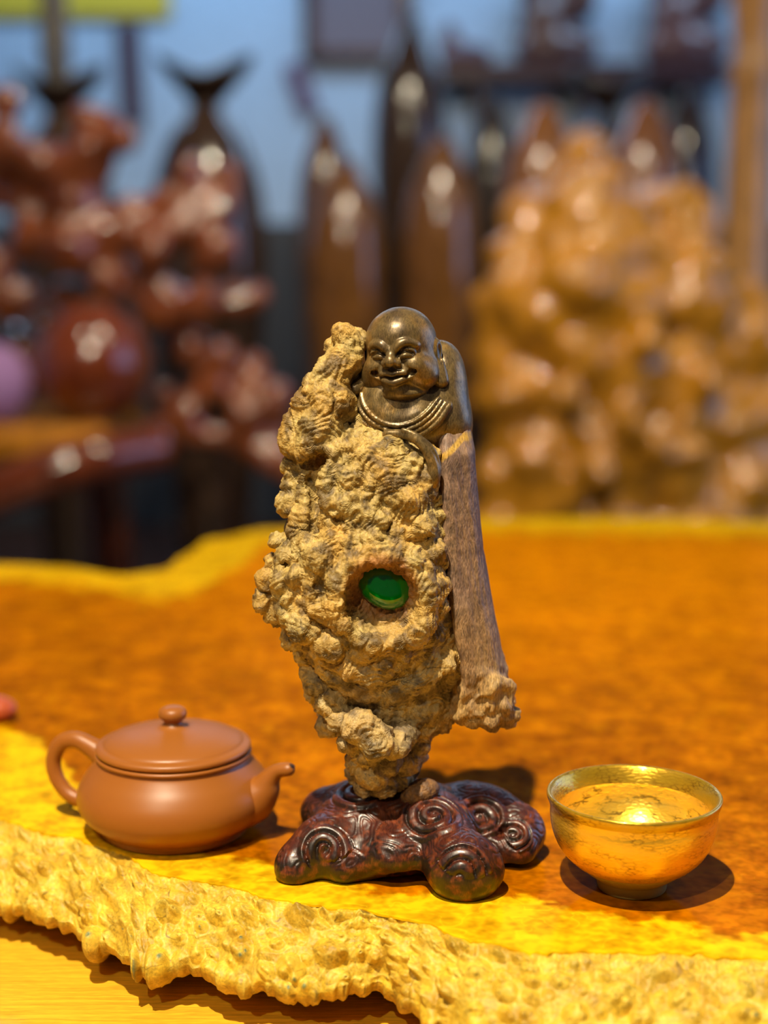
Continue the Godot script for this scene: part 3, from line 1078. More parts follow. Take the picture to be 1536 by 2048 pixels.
	ridged.fractal_type = FastNoiseLite.FRACTAL_RIDGED
	var shape := func(p: Vector3, n: Vector3) -> Vector3:
		var b: float = 1.0 - clampf(bumps.get_noise_3dv(p) + 1.0, 0.0, 1.0)
		var k: float = 1.0 - clampf(knots.get_noise_3dv(p) + 1.0, 0.0, 1.0)
		var line: float = sin(swirl.get_noise_3dv(p) * 46.0)
		var amp: float = clampf(0.5 + 1.6 * where.get_noise_3dv(p), 0.1, 1.0)
		var h: float = 0.0026 * amp * (b - 0.45) + 0.0011 * (k - 0.4) + 0.00042 * line + 0.0013 * coarse.get_noise_3dv(p) + 0.0006 * ridged.get_noise_3dv(p) + 0.00035 * fine.get_noise_3dv(p)
		var up := Vector3(p.x, p.y * 0.35, p.z)
		h += 0.0011 * ridged.get_noise_3dv(up * 0.8 + Vector3.ONE) - 0.0026 * smoothstep(0.16, 0.02, pits.get_noise_3dv(p) + 1.0)
		return p + n * h
	var tan_wood := lin(206, 180, 110)
	var ochre := lin(208, 168, 86)
	var dark := lin(96, 74, 46)
	var grey := lin(196, 178, 138)
	var pale := noise(107, 34.0, 2)
	var spot := noise(108, 75.0, 3)
	var low := W(760, 1250).y
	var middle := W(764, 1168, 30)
	var colour := func(p: Vector3, n: Vector3) -> Color:
		var c := tan_wood.lerp(ochre, clampf(0.5 + pale.get_noise_3dv(p) * 1.4, 0.0, 1.0))
		c = c.lerp(grey, clampf(smoothstep(low + 0.03, low - 0.05, p.y) * (0.55 + 0.6 * spot.get_noise_3dv(p)), 0.0, 0.8))
		c = c.lerp(dark, clampf(spot.get_noise_3dv(p) * 2.6 - 0.06 + 0.18 * sin(swirl.get_noise_3dv(p) * 46.0), 0.0, 0.75))
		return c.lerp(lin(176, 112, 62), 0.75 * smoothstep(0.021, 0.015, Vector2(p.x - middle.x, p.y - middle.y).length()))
	put("body", paint_body(net[0], net[1], shape, colour), M.burr, o)

func robe(o: Node3D):
	var f := Field.new()
	f.square = 3.6
	f.lean = 0.55
	fill_column(f, [[806, 892, 930, -4, 7], [826, 880, 938, -4, 13], [856, 872, 943, -3, 18], [900, 874, 949, -1, 22], [1000, 872, 957, -1, 24], [1100, 876, 966, -1, 25], [1200, 890, 984, 0, 25], [1300, 910, 1003, 1, 23], [1345, 912, 1018, 2, 21], [1380, 905, 1028, 2, 19], [1415, 900, 1034, 2, 17], [1436, 922, 1026, 2, 13], [1444, 955, 1016, 2, 9]])
	for q in [[950, 1330, 24, 0.25], [980, 1350, 26, 0.3], [960, 1375, 30, 0.4], [1000, 1390, 26, 0.2], [1012, 1416, 24, 0.1], [975, 1412, 24, 0.5], [938, 1412, 22, 0.5], [926, 1420, 12, 0.4], [950, 1432, 14, 0.3], [1010, 1436, 12, 0.0], [985, 1436, 14, 0.2], [908, 1330, 26, 0.35], [912, 1372, 28, 0.4], [906, 1408, 24, 0.3], [892, 1424, 18, 0.3], [1004, 1360, 24, 0.2], [955, 1400, 26, 0.6]]:
		var p := W(q[0], q[1])
		var r: float = q[2] / 3780.0
		p.z = front_of(f, p) + r * (q[3] - 0.6)
		f.ball(p, Vector3(r, r, r * 0.85), 0.003)
	f.chain([W(880, 915, 30), W(892, 950, 30), W(900, 980, 28)], 0.0007, 0.0005, 0.0006, true)
	f.chain([W(925, 1308, 34), W(936, 1345, 32), W(930, 1372, 30)], 0.003, 0.002, 0.002, true)
	f.cone(W(958, 1418, 26), W(966, 1402, 26), 0.0026, 0.0018, 0.002, true)
	var net := f.nets(0.00105)
	var long_ := noise(111, 60.0, 3)
	var coarse := noise(112, 45.0, 3)
	var hem := W(900, 1320).y
	var lumpy := cells(113, 120.0)
	var shape := func(p: Vector3, n: Vector3) -> Vector3:
		var q := Vector3(p.x + 0.12 * p.y, p.y * 0.09, p.z) * 2.4
		var low: float = smoothstep(hem + 0.01, hem - 0.02, p.y)
		return p + n * (0.0006 * long_.get_noise_3dv(q * 2.2) + 0.0009 * coarse.get_noise_3dv(p * Vector3(1, 0.35, 1)) + low * (0.0034 * coarse.get_noise_3dv(p * 2.0) + 0.0018 * lumpy.get_noise_3dv(p)))
	var brown := lin(180, 146, 112)
	var mauve := lin(160, 132, 112)
	var tan_ := lin(216, 178, 112)
	var dark := lin(104, 80, 70)
	var gold := lin(236, 190, 84)
	var band0 := W(880, 905)
	var band1 := W(925, 868)
	var colour := func(p: Vector3, n: Vector3) -> Color:
		var a: float = coarse.get_noise_3dv(p * Vector3(1.0, 0.3, 1.0))
		var c := brown.lerp(mauve, clampf(0.5 + a * 1.6, 0.0, 1.0))
		c = c.lerp(tan_, clampf(smoothstep(hem + 0.045, hem + 0.005, p.y) * (0.7 + a), 0.0, 1.0))
		c = c.lerp(dark, clampf(long_.get_noise_3dv(p * 1.2) * 1.2 - 0.25, 0.0, 0.7))
		var t := clampf((p.x - band0.x) / (band1.x - band0.x), 0.0, 1.0)
		var away: float = absf(p.y - lerpf(band0.y, band1.y, t) + 0.001 * a)
		return c.lerp(gold, smoothstep(0.0026, 0.0014, away) * smoothstep(0.15, 0.3, p.z * 20.0 + 0.3))
	var part := put("robe", paint_body(net[0], net[1], shape, colour), M.robe, o)
	part.set_meta("label", "smoother purple-brown side with torn fibre")

func bust(o: Node3D):
	var f := Field.new()
	f.ball(W(795, 815, 6), Vector3(0.023, 0.020, 0.0175), 0.004)
	f.ball(W(846, 836, 2), Vector3(0.020, 0.019, 0.0205), 0.006)
	f.ball(W(888, 795, -4), Vector3(0.0125, 0.0255, 0.020), 0.007)
	f.ball(W(880, 740, -8), Vector3(0.0095, 0.0150, 0.016), 0.008)
	f.ball(W(906, 850, -3), Vector3(0.0094, 0.0150, 0.0175), 0.007)
	f.cone(W(796, 770, 4), W(792, 830, 6), 0.0135, 0.0155, 0.004)
	# collar bands, laid on the chest
	var before_bands := PackedInt32Array(range(f.kind.size()))
	var plain := f
	var inner := [[722, 782], [730, 808], [752, 830], [786, 842], [822, 836], [852, 816], [874, 790]]
	var outer := [[694, 792], [704, 828], [732, 856], [776, 872], [822, 868], [866, 842], [896, 804]]
	var bands := []
	for k in 4:
		var row := []
		for i in inner.size(): row.append([lerpf(inner[i][0], outer[i][0], k / 3.0), lerpf(inner[i][1], outer[i][1], k / 3.0)])
		bands.append([row, [0.0010, 0.0009, 0.0010, 0.0014][k]])
	for b in bands:
		var pts := []
		for q in b[0]:
			var p := W(q[0], q[1])
			p.z = base_face(plain, p, before_bands) + b[1] * 0.2
			pts.append(p)
		f.chain(curve(pts, 5), b[1], b[1], 0.0003)
	var strap := []
	for q in [[770, 868, 23], [800, 868, 25], [828, 876, 28], [850, 896, 29], [864, 926, 29], [868, 955, 29], [862, 974, 26]]: strap.append(W(q[0], q[1], q[2]))
	f.chain(curve(strap, 5), 0.0016, 0.0030, 0.0012)
	var strap2 := []
	for q in [[806, 860, 27], [836, 872, 29], [862, 894, 29], [876, 924, 28], [878, 950, 28]]: strap2.append(W(q[0], q[1], q[2]))
	f.chain(curve(strap2, 5), 0.0012, 0.0012, 0.0006)
	# hollow under the chin, inside the collar
	f.ball(W(794, 796, 27), Vector3(0.0165, 0.0105, 0.0075), 0.002, Basis(), true)
	f.cone(W(796, 776, 6), W(794, 818, 9), 0.0125, 0.0125, 0.003)
	var net := f.nets(0.0007)
	var rough := noise(121, 70.0, 3)
	var shape := func(p: Vector3, n: Vector3) -> Vector3: return p + n * 0.0003 * rough.get_noise_3dv(p)
	var bronze := lin(150, 128, 82)
	var amber := lin(186, 142, 66)
	var dusk := lin(108, 92, 70)
	var colour := func(p: Vector3, n: Vector3) -> Color:
		var a: float = rough.get_noise_3dv(p * Vector3(1, 0.6, 1))
		return bronze.lerp(amber, clampf(a * 1.2, 0.0, 0.7)).lerp(dusk, clampf(-a * 1.4, 0.0, 0.7))
	var part := put("collar_bust", paint_body(net[0], net[1], shape, colour), M.polished, o)
	part.set_meta("label", "smooth polished neck, banded collar and shoulder")

func base_face(f: Field, p: Vector3, list: PackedInt32Array) -> float:   # as Field.face(), for the listed pieces alone
	var z := 0.06
	while z > -0.05:
		var d := f.at(Vector3(p.x, p.y, z), list)
		if d < 0.0002: return z
		z -= maxf(d * 0.7, 0.0002)
	return p.z

func head(o: Node3D):
	var f := Field.new()
	var m := 0.001
	var P := func(x: float, y: float, z: float) -> Vector3: return Vector3(x, y, z) * m
	f.ball(P.call(0, 8.0, -2.0), Vector3(17.8, 17.4, 18.6) * m, 0.003)
	f.ball(P.call(0, -5.5, 0.0), Vector3(19.0, 13.0, 16.4) * m, 0.006)
	f.ball(P.call(0, 10, 4), Vector3(14.0, 12.0, 13.6) * m, 0.005)
	for s in [-1.0, 1.0]:
		f.ball(P.call(s * 9.6, -3.2, 11.0), Vector3(6.6, 5.6, 6.0) * m, 0.0035)
		f.ball(P.call(s * 13.0, -9.0, 6.0), Vector3(6.5, 6.5, 7.0) * m, 0.005)
		# eye sockets, lids, brows
		f.ball(P.call(s * 7.2, 4.6, 17.6), Vector3(4.8, 2.5, 2.6) * m, 0.002, Basis(), true)
		f.ball(P.call(s * 7.2, 4.0, 14.3), Vector3(4.5, 2.7, 2.9) * m, 0.0006)
		f.chain(curve([P.call(s * 2.4, 6.0, 17.4), P.call(s * 5.0, 8.4, 17.3), P.call(s * 8.6, 9.0, 15.6), P.call(s * 12.2, 6.6, 12.4)], 4), 1.7 * m, 1.0 * m, 0.0016)
		f.chain(curve([P.call(s * 3.8, 3.2, 16.8), P.call(s * 5.6, 4.5, 17.6), P.call(s * 8.0, 4.6, 17.2), P.call(s * 10.4, 3.2, 15.2)], 4), 0.95 * m, 0.95 * m, 0.0004, true)
		f.chain(curve([P.call(s * 4.0, 2.0, 16.6), P.call(s * 6.6, 2.5, 17.0), P.call(s * 9.6, 2.0, 15.4)], 4), 0.8 * m, 0.6 * m, 0.0009)
		# ears with long lobes
		f.ball(P.call(s * 18.0, 2.0, -3.0), Vector3(2.4, 6.6, 4.4) * m, 0.0012)
		f.chain(curve([P.call(s * 18.6, -3.0, -2.0), P.call(s * 19.6, -8.0, -0.6), P.call(s * 20.2, -13.0, 0.6) if s > 0 else P.call(-22.4, -13.5, 11.0)], 3), 2.2 * m, 3.5 * m, 0.0015)
		f.ball(P.call(s * 20.4, 2.2, -1.4), Vector3(1.6, 3.9, 2.3) * m, 0.0008, Basis(), true)
		f.cone(P.call(s * 20.0, -1.5, -1.0), P.call(s * 21.0, -7.0, 0.6), 0.7 * m, 0.5 * m, 0.0005, true)
	# nose
	f.cone(P.call(0, 6.2, 16.4), P.call(0, 1.0, 19.6), 1.7 * m, 2.6 * m, 0.002)
	f.ball(P.call(0, 0.0, 20.3), Vector3(3.1, 2.7, 2.9) * m, 0.0012)
	for s in [-1.0, 1.0]:
		f.ball(P.call(s * 3.3, -0.8, 18.2), Vector3(2.3, 2.1, 2.4) * m, 0.001)
		f.ball(P.call(s * 1.7, -2.7, 20.2), Vector3(0.9, 0.7, 1.2) * m, 0.0004, Basis(), true)
		f.chain(curve([P.call(s * 5.0, -0.4, 17.4), P.call(s * 6.6, -3.2, 17.6), P.call(s * 9.4, -5.2, 16.2)], 3), 0.7 * m, 0.6 * m, 0.0012, true)
	# mouth: an open smile between two lips
	f.ball(P.call(0, -7.2, 15.2), Vector3(8.0, 4.6, 3.4) * m, 0.003)
	f.chain(curve([P.call(-10.2, -5.4, 14.8), P.call(-6.4, -7.6, 17.4), P.call(-2.6, -8.2, 18.6), P.call(2.6, -8.2, 18.6), P.call(6.4, -7.6, 17.4), P.call(10.2, -5.4, 14.8)], 4), 1.15 * m, 1.15 * m, 0.0012, true)
	f.chain(curve([P.call(-6.4, -6.2, 16.8), P.call(-2.4, -5.9, 18.3), P.call(0, -6.5, 18.7), P.call(2.4, -5.9, 18.3), P.call(6.4, -6.2, 16.8)], 4), 1.0 * m, 1.0 * m, 0.0008)
	f.chain(curve([P.call(-5.0, -9.3, 16.6), P.call(0, -10.5, 18.2), P.call(5.0, -9.3, 16.6)], 4), 1.45 * m, 1.45 * m, 0.0008)
	for s in [-1.0, 1.0]: f.ball(P.call(s * 10.4, -5.2, 15.0), Vector3(1.6, 1.6, 1.6) * m, 0.001, Basis(), true)
	# chin and the fold beneath it
	f.ball(P.call(0, -14.2, 12.6), Vector3(6.4, 3.8, 4.6) * m, 0.003)
	f.ball(P.call(0, -17.0, 4.5), Vector3(14.0, 4.6, 11.5) * m, 0.0022)
	var net := f.nets(0.00042)
	var rough := noise(131, 120.0, 2)
	var shape := func(p: Vector3, n: Vector3) -> Vector3: return p + n * 0.00012 * rough.get_noise_3dv(p)
	var bronze := lin(146, 124, 80)
	var amber := lin(180, 138, 70)
	var dusk := lin(106, 88, 66)
	var blot := noise(132, 60.0, 3)
	var colour := func(p: Vector3, n: Vector3) -> Color:
		var a: float = blot.get_noise_3dv(p * Vector3(1, 0.45, 1))
		return bronze.lerp(amber, clampf(a * 1.3, 0.0, 0.7)).lerp(dusk, clampf(-a * 1.4, 0.0, 0.7))
	var part := put("head", paint_body(net[0], net[1], shape, colour), M.polished, o)
	part.set_meta("label", "bald smiling head with long ear lobes")
	part.transform = Transform3D(Basis(Vector3(0, 0, 1), deg_to_rad(4)) * Basis(Vector3(0, 1, 0), deg_to_rad(-17)) * Basis(Vector3(1, 0, 0), deg_to_rad(2)), W(803, 715, 9))

func pedestal(o: Node3D):
	var f := Field.new()
	f.ground = 0.0004
	var G := func(px: float, py: float, h: float) -> Vector3: return flat(px, py, T + h * 0.001) - Vector3(SX, T, DEEP)
	# [px, py, height mm, radii mm x y z]
	f.ball(G.call(790, 1650, 15), Vector3(0.046, 0.021, 0.042), 0.010)
	f.ball(G.call(778, 1618, 25), Vector3(0.030, 0.0125, 0.026), 0.010)
	f.cone(G.call(700, 1665, 16), G.call(600, 1722, 8), 0.017, 0.0105, 0.011)
	f.cone(G.call(640, 1700, 12), G.call(585, 1738, 6), 0.014, 0.0085, 0.009)
	f.ball(G.call(662, 1622, 16), Vector3(0.017, 0.013, 0.014), 0.011)
	f.ball(G.call(720, 1606, 25), Vector3(0.015, 0.010, 0.014), 0.009)
	f.ball(G.call(660, 1680, 18), Vector3(0.015, 0.0085, 0.013), 0.008)
	f.cone(G.call(850, 1640, 20), G.call(922, 1732, 14), 0.018, 0.0165, 0.011)
	f.ball(G.call(935, 1738, 12), Vector3(0.0185, 0.0155, 0.0165), 0.008)
	f.ball(G.call(858, 1640, 25), Vector3(0.016, 0.010, 0.015), 0.009)
	f.ball(G.call(788, 1704, 15), Vector3(0.0155, 0.0125, 0.0145), 0.008)
	f.cone(G.call(720, 1720, 9), G.call(690, 1730, 8), 0.011, 0.010, 0.008)
	f.cone(G.call(930, 1625, 16), G.call(1040, 1672, 12), 0.016, 0.0125, 0.011)
	f.ball(G.call(1035, 1655, 14), Vector3(0.0135, 0.013, 0.013), 0.008)
	f.ball(G.call(968, 1612, 22), Vector3(0.017, 0.011, 0.015), 0.009)
	f.cone(G.call(985, 1690, 10), G.call(1035, 1700, 9), 0.010, 0.009, 0.008)
	# the gap between feet in front, and clefts between the clouds
	f.cone(G.call(800, 1775, 0), G.call(850, 1772, 0), 0.0085, 0.0085, 0.002, true)
	f.cone(G.call(975, 1720, -1), G.call(1030, 1735, -1), 0.0075, 0.0085, 0.002, true)
	f.chain([G.call(752, 1672, 31), G.call(742, 1700, 24), G.call(748, 1730, 16)], 0.0018, 0.0024, 0.002, true)
	f.chain([G.call(848, 1700, 28), G.call(845, 1735, 20), G.call(850, 1760, 12)], 0.0015, 0.0022, 0.002, true)
	f.chain([G.call(952, 1668, 24), G.call(985, 1672, 20), G.call(1010, 1662, 18)], 0.002, 0.0026, 0.002, true)
	var net := f.nets(0.00062)
	# spirals: [middle, facing, radius, pitch, hand, turn]
	var spirals := [
		[G.call(726, 1600, 31), Vector3(-0.15, 0.85, 0.5), 0.0180, 0.0062, 1.0, 0.6],
		[G.call(862, 1640, 30), Vector3(0.2, 0.8, 0.55), 0.0180, 0.0060, -1.0, 2.0],
		[G.call(788, 1700, 27), Vector3(0.0, 0.7, 0.7), 0.0115, 0.0046, -1.0, 0.0],
		[G.call(932, 1718, 29), Vector3(0.1, 0.85, 0.5), 0.0190, 0.0062, 1.0, 1.0],
		[G.call(972, 1606, 33), Vector3(0.3, 0.85, 0.4), 0.0150, 0.0056, -1.0, 1.4],
		[G.call(640, 1678, 26), Vector3(-0.3, 0.85, 0.45), 0.0150, 0.0055, 1.0, 2.4],
		[G.call(1040, 1650, 25), Vector3(0.4, 0.8, 0.4), 0.0115, 0.0046, 1.0, 0.0]]
	var frames := []
	for s in spirals:
		var n: Vector3 = s[1].normalized()
		var u := Vector3.RIGHT - n * n.x
		u = u.normalized()
		frames.append([s[0], n, u, n.cross(u), s[2], s[3], s[4], s[5]])
	var flow := noise(141, 38.0, 2)
	var rough := noise(142, 90.0, 3)
	var spiral := func(p: Vector3) -> Vector2:            # (depth of cut, how far inside a spiral)
		for s in frames:
			var q: Vector3 = p - s[0]
			var out: float = q.dot(s[1])
			if absf(out) > s[4] * 0.9: continue
			var a := q.dot(s[2])
			var b := q.dot(s[3])
			var r := sqrt(a * a + b * b)
			if r > s[4]: continue
			var ph: float = r / s[5] - s[6] * (atan2(b, a) + s[7]) / TAU
			var w := absf(ph - floorf(ph) - 0.5) * 2.0     # 1 in the groove
			var edge: float = smoothstep(s[4], s[4] * 0.8, r) * smoothstep(s[5] * 0.15, s[5] * 0.5, r)
			return Vector2(pow(w, 3.4) * edge, edge)
		return Vector2(0, 0)
	var shape := func(p: Vector3, n: Vector3) -> Vector3:
		var s: Vector2 = spiral.call(p)
		var up := smoothstep(0.0, 0.35, n.y)
		var line: float = pow(absf(sin(flow.get_noise_3dv(p) * 15.0)), 6.0)
		return p + n * ((0.0013 * s.y - 0.0030 * s.x) * up - (1.0 - s.y) * up * 0.0004 * line + 0.0003 * rough.get_noise_3dv(p))
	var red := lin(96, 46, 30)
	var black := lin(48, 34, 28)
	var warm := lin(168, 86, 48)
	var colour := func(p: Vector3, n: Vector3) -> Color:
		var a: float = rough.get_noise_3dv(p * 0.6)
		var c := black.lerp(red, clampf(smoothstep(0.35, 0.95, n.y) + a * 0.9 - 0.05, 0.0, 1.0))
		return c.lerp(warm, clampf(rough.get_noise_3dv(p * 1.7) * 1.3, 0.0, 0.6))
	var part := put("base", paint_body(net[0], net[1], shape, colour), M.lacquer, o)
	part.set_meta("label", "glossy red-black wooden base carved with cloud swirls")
	# the small rough knob beside the foot of the figure
	var k := Field.new()
	k.ball(G.call(837, 1566, 40) + Vector3(0, 0, 0.016), Vector3(0.0100, 0.0062, 0.0075), 0.002, Basis(Vector3(0, 0, 1), 0.35))
	k.ball(G.call(852, 1558, 42) + Vector3(0, 0, 0.015), Vector3(0.0062, 0.0050, 0.006), 0.003)
	var kn := k.nets(0.0006)
	var grit := noise(143, 260.0, 3)
	put("knob", paint_body(kn[0], kn[1], func(p: Vector3, n: Vector3): return p + n * 0.0008 * grit.get_noise_3dv(p), func(p: Vector3, n: Vector3): return lin(150, 108, 60).lerp(lin(84, 58, 36), clampf(0.4 + grit.get_noise_3dv(p), 0.0, 1.0))), M.burr, o)

# ---------------------------------------------------------------- teapot, cup and the small thing at the edge
func mm(pts: Array) -> Array:
	var out := []
	for p in pts: out.append(p * 0.001)
	return out

func teapot():
	var at := flat(351, 1657)
	var o := thing("teapot", at, "round squat terracotta-brown clay teapot with lid, spout towards the statue", "teapot")
	o.rotation.y = -deg_to_rad(11)
	var profile := [Vector2(0.01, 0.5), Vector2(36, 0.5), Vector2(40.5, 0.8), Vector2(41.2, 2.2), Vector2(41.6, 4.2), Vector2(44.0, 6.2), Vector2(49.5, 10.5), Vector2(53.2, 16.0), Vector2(54.2, 21.5), Vector2(53.0, 27.0), Vector2(49.6, 33.0), Vector2(45.6, 38.0), Vector2(43.0, 41.5), Vector2(42.2, 43.2), Vector2(42.2, 43.8)]
	var rim := [Vector2(42.4, 44.0), Vector2(43.3, 44.6), Vector2(43.4, 45.6), Vector2(42.6, 46.3), Vector2(40.8, 46.5), Vector2(30.0, 46.5)]
	put("body", lathe(mm(curve(profile, 5)), 96), M.clay, o)
	put("rim", lathe(mm(curve(rim, 4)), 96), M.clay, o)
	var lid := put("lid", lathe(mm(curve([Vector2(28, 46.7), Vector2(40.2, 46.8), Vector2(42.6, 47.4), Vector2(43.2, 48.6), Vector2(42.7, 49.9), Vector2(41.3, 50.7), Vector2(39.0, 51.4), Vector2(37.6, 52.6), Vector2(34.0, 54.2), Vector2(26.0, 56.4), Vector2(16.0, 58.2), Vector2(9.0, 59.4), Vector2(6.0, 61.0), Vector2(5.0, 62.6)], 5)), 96), M.clay, o)
	put("knob", lathe(mm(curve([Vector2(4.8, 62.0), Vector2(5.4, 63.4), Vector2(7.3, 65.2), Vector2(7.8, 67.4), Vector2(6.8, 69.8), Vector2(4.0, 71.2), Vector2(0.01, 71.7)], 5)), 48), M.clay, lid)
	var sp := curve(mm([Vector3(38, 21, 4), Vector3(47.5, 23.5, 5), Vector3(54.0, 29.5, 6), Vector3(57.8, 36.0, 7), Vector3(62.5, 40.6, 8), Vector3(68.5, 42.2, 9)]), 6)
	var rr := []
	for i in sp.size():
		var t := float(i) / (sp.size() - 1)
		rr.append((lerpf(19.0, 5.0, pow(smoothstep(-0.06, 0.85, t), 0.62)) - 1.3 * t) * 0.001)
	var spout := put("spout", tube(sp, rr, 28), M.clay, o)
	var hole := lathe(mm([Vector2(1.7, 0.0), Vector2(1.7, 0.9), Vector2(0.01, 0.9)]), 20)
	var dark := mat(srgb(40, 20, 12), 0.8)
	var h := put("spout_hole", hole, dark, spout, Vector3(70.6, 44.2, 9.6) * 0.001)
	h.rotation_degrees = Vector3(0, 0, -28)
	var hd := curve(mm([Vector3(-42.5, 38, -4), Vector3(-52, 43.5, -5), Vector3(-61, 46.5, -6), Vector3(-70, 43.5, -7), Vector3(-75.2, 34.0, -7.5), Vector3(-74, 24.0, -7), Vector3(-67.5, 15.0, -6), Vector3(-58, 11.0, -5), Vector3(-47, 12.0, -4)]), 7)
	var hr := []
	for i in hd.size():
		var t := float(i) / (hd.size() - 1)
		hr.append((lerpf(4.9, 4.0, t) + 3.2 * pow(1.0 - t, 12.0) + 1.2 * pow(t, 14.0)) * 0.001)
	put("handle", tube(hd, hr, 24), M.clay, o)

func cup():
	var at := flat(1263, 1774)
	var o := thing("tea_cup", at, "small gold-glazed tea bowl with crackle pattern and bare olive foot, right of the statue", "cup")
	var crack := cells(151, 1.0, FastNoiseLite.RETURN_DISTANCE2_SUB)
	var speck := noise(152, 1.0, 3)
	var patch := noise(153, 1.0, 2)
	var paint := func(big: float, base: Color, alt: Color, line: Color) -> Callable:
		return func(u: float, v: float):
			var d := crack.get_noise_2d(u * big + 0.5 * speck.get_noise_2d(u * 30.0, v * 30.0), v * big * 0.55) + 1.0
			var k := exp(-d * 11.0)
			var s := speck.get_noise_2d(u * 160.0, v * 90.0)
			var c := base.lerp(alt, clampf(0.5 * patch.get_noise_2d(u * 7.0, v * 5.0) + 0.25 + 0.5 * s, 0.0, 1.0))
			return c.lerp(line, clampf(k * (0.34 + 1.5 * patch.get_noise_2d(u * 9.0 + 3.0, v * 6.0)), 0.0, 0.9))
	var out_tex := texture(768, 384, paint.call(60.0, srgb(255, 206, 58), srgb(246, 196, 66), srgb(150, 104, 34)))
	var in_tex := texture(768, 384, paint.call(22.0, srgb(255, 208, 66), srgb(240, 204, 96), srgb(84, 66, 26)))
	var bumpy := relief(512, 256, func(u: float, v: float): return clampf((crack.get_noise_2d(u * 60.0, v * 33.0) + 1.0) * 2.0, 0.0, 1.0) + 0.3 * speck.get_noise_2d(u * 160.0, v * 90.0))
	var gold := func(tex: Texture2D, rough: float) -> StandardMaterial3D:
		var m := mat(Color.WHITE, rough, 0.7)
		m.albedo_texture = tex
		m.uv1_scale = Vector3(1, 18.0, 1)
		m.heightmap_enabled = true
		m.heightmap_texture = bumpy
		m.heightmap_scale = 0.007
		m.clearcoat_enabled = true
		m.clearcoat = 0.5
		m.clearcoat_roughness = 0.12
		return m
	var outside := [Vector2(26.0, 13.0), Vector2(28.4, 13.5), Vector2(31.2, 15.4), Vector2(36.0, 20.4), Vector2(39.4, 26.5), Vector2(41.4, 33.0), Vector2(42.1, 38.5), Vector2(42.1, 41.8), Vector2(42.6, 45.0)]
	put("bowl", lathe(mm(curve(outside, 6)), 96), gold.call(out_tex, 0.34), o)
	var lip := [Vector2(42.6, 45.0), Vector2(43.6, 47.4), Vector2(44.0, 49.4), Vector2(43.6, 50.4), Vector2(42.6, 50.6), Vector2(41.2, 49.4), Vector2(39.4, 46.0), Vector2(37.8, 42.0)]
	var lip_mat: StandardMaterial3D = gold.call(out_tex, 0.30)
	lip_mat.albedo_color = srgb(214, 214, 190)
	lip_mat.metallic = 0.7
	put("lip", lathe(mm(curve(lip, 5)), 96), lip_mat, o)
	var inside := [Vector2(37.8, 42.0), Vector2(37.6, 39.5), Vector2(36.2, 33.0), Vector2(32.0, 25.5), Vector2(24.5, 19.5), Vector2(15.0, 16.2), Vector2(7.0, 15.0), Vector2(0.01, 14.8)]
	put("inner_glaze", lathe(mm(curve(inside, 6)), 96), gold.call(in_tex, 0.32), o)
	var bare := mat(srgb(140, 124, 62), 0.55)
	put("foot", lathe(mm(curve([Vector2(12.0, 2.0), Vector2(14.0, 0.4), Vector2(16.8, 0.3), Vector2(17.5, 1.2), Vector2(17.9, 3.6), Vector2(18.3, 5.8)], 4) + curve([Vector2(18.7, 6.3), Vector2(22.4, 8.8), Vector2(27.0, 12.4), Vector2(27.2, 13.8)], 4)), 96), bare, o)

func tea_pet():
	var at := flat(-14, 1440)
	var o := thing("clay_ornament", at, "small blurred rust-red rounded ornament cut by the left edge, behind the teapot", "ornament")
	var f := Field.new()
	f.ground = 0.0004
	f.ball(Vector3(0, 0.008, 0), Vector3(0.017, 0.0095, 0.012), 0.004)
	f.ball(Vector3(-0.018, 0.012, -0.002), Vector3(0.014, 0.012, 0.012), 0.005)
	f.ball(Vector3(-0.030, 0.020, -0.004), Vector3(0.008, 0.009, 0.008), 0.004)
	var net := f.nets(0.0012)
	put("body", made(net[0], net[1]), mat(srgb(176, 82, 46), 0.35), o)

# ---------------------------------------------------------------- the show room behind the table
func varnish(c: Color, grain := 0.5, rough := 0.16) -> StandardMaterial3D:
	var m := mat(c, rough)
	m.albedo_texture = M.fibre_color if grain < 1.0 else M.grain_color
	triplanar(m, 0.9)
	m.uv1_scale = Vector3(1.2, 0.5, 1.2)
	m.clearcoat_enabled = true
	m.clearcoat = 0.6
	m.clearcoat_roughness = 0.05
	return m

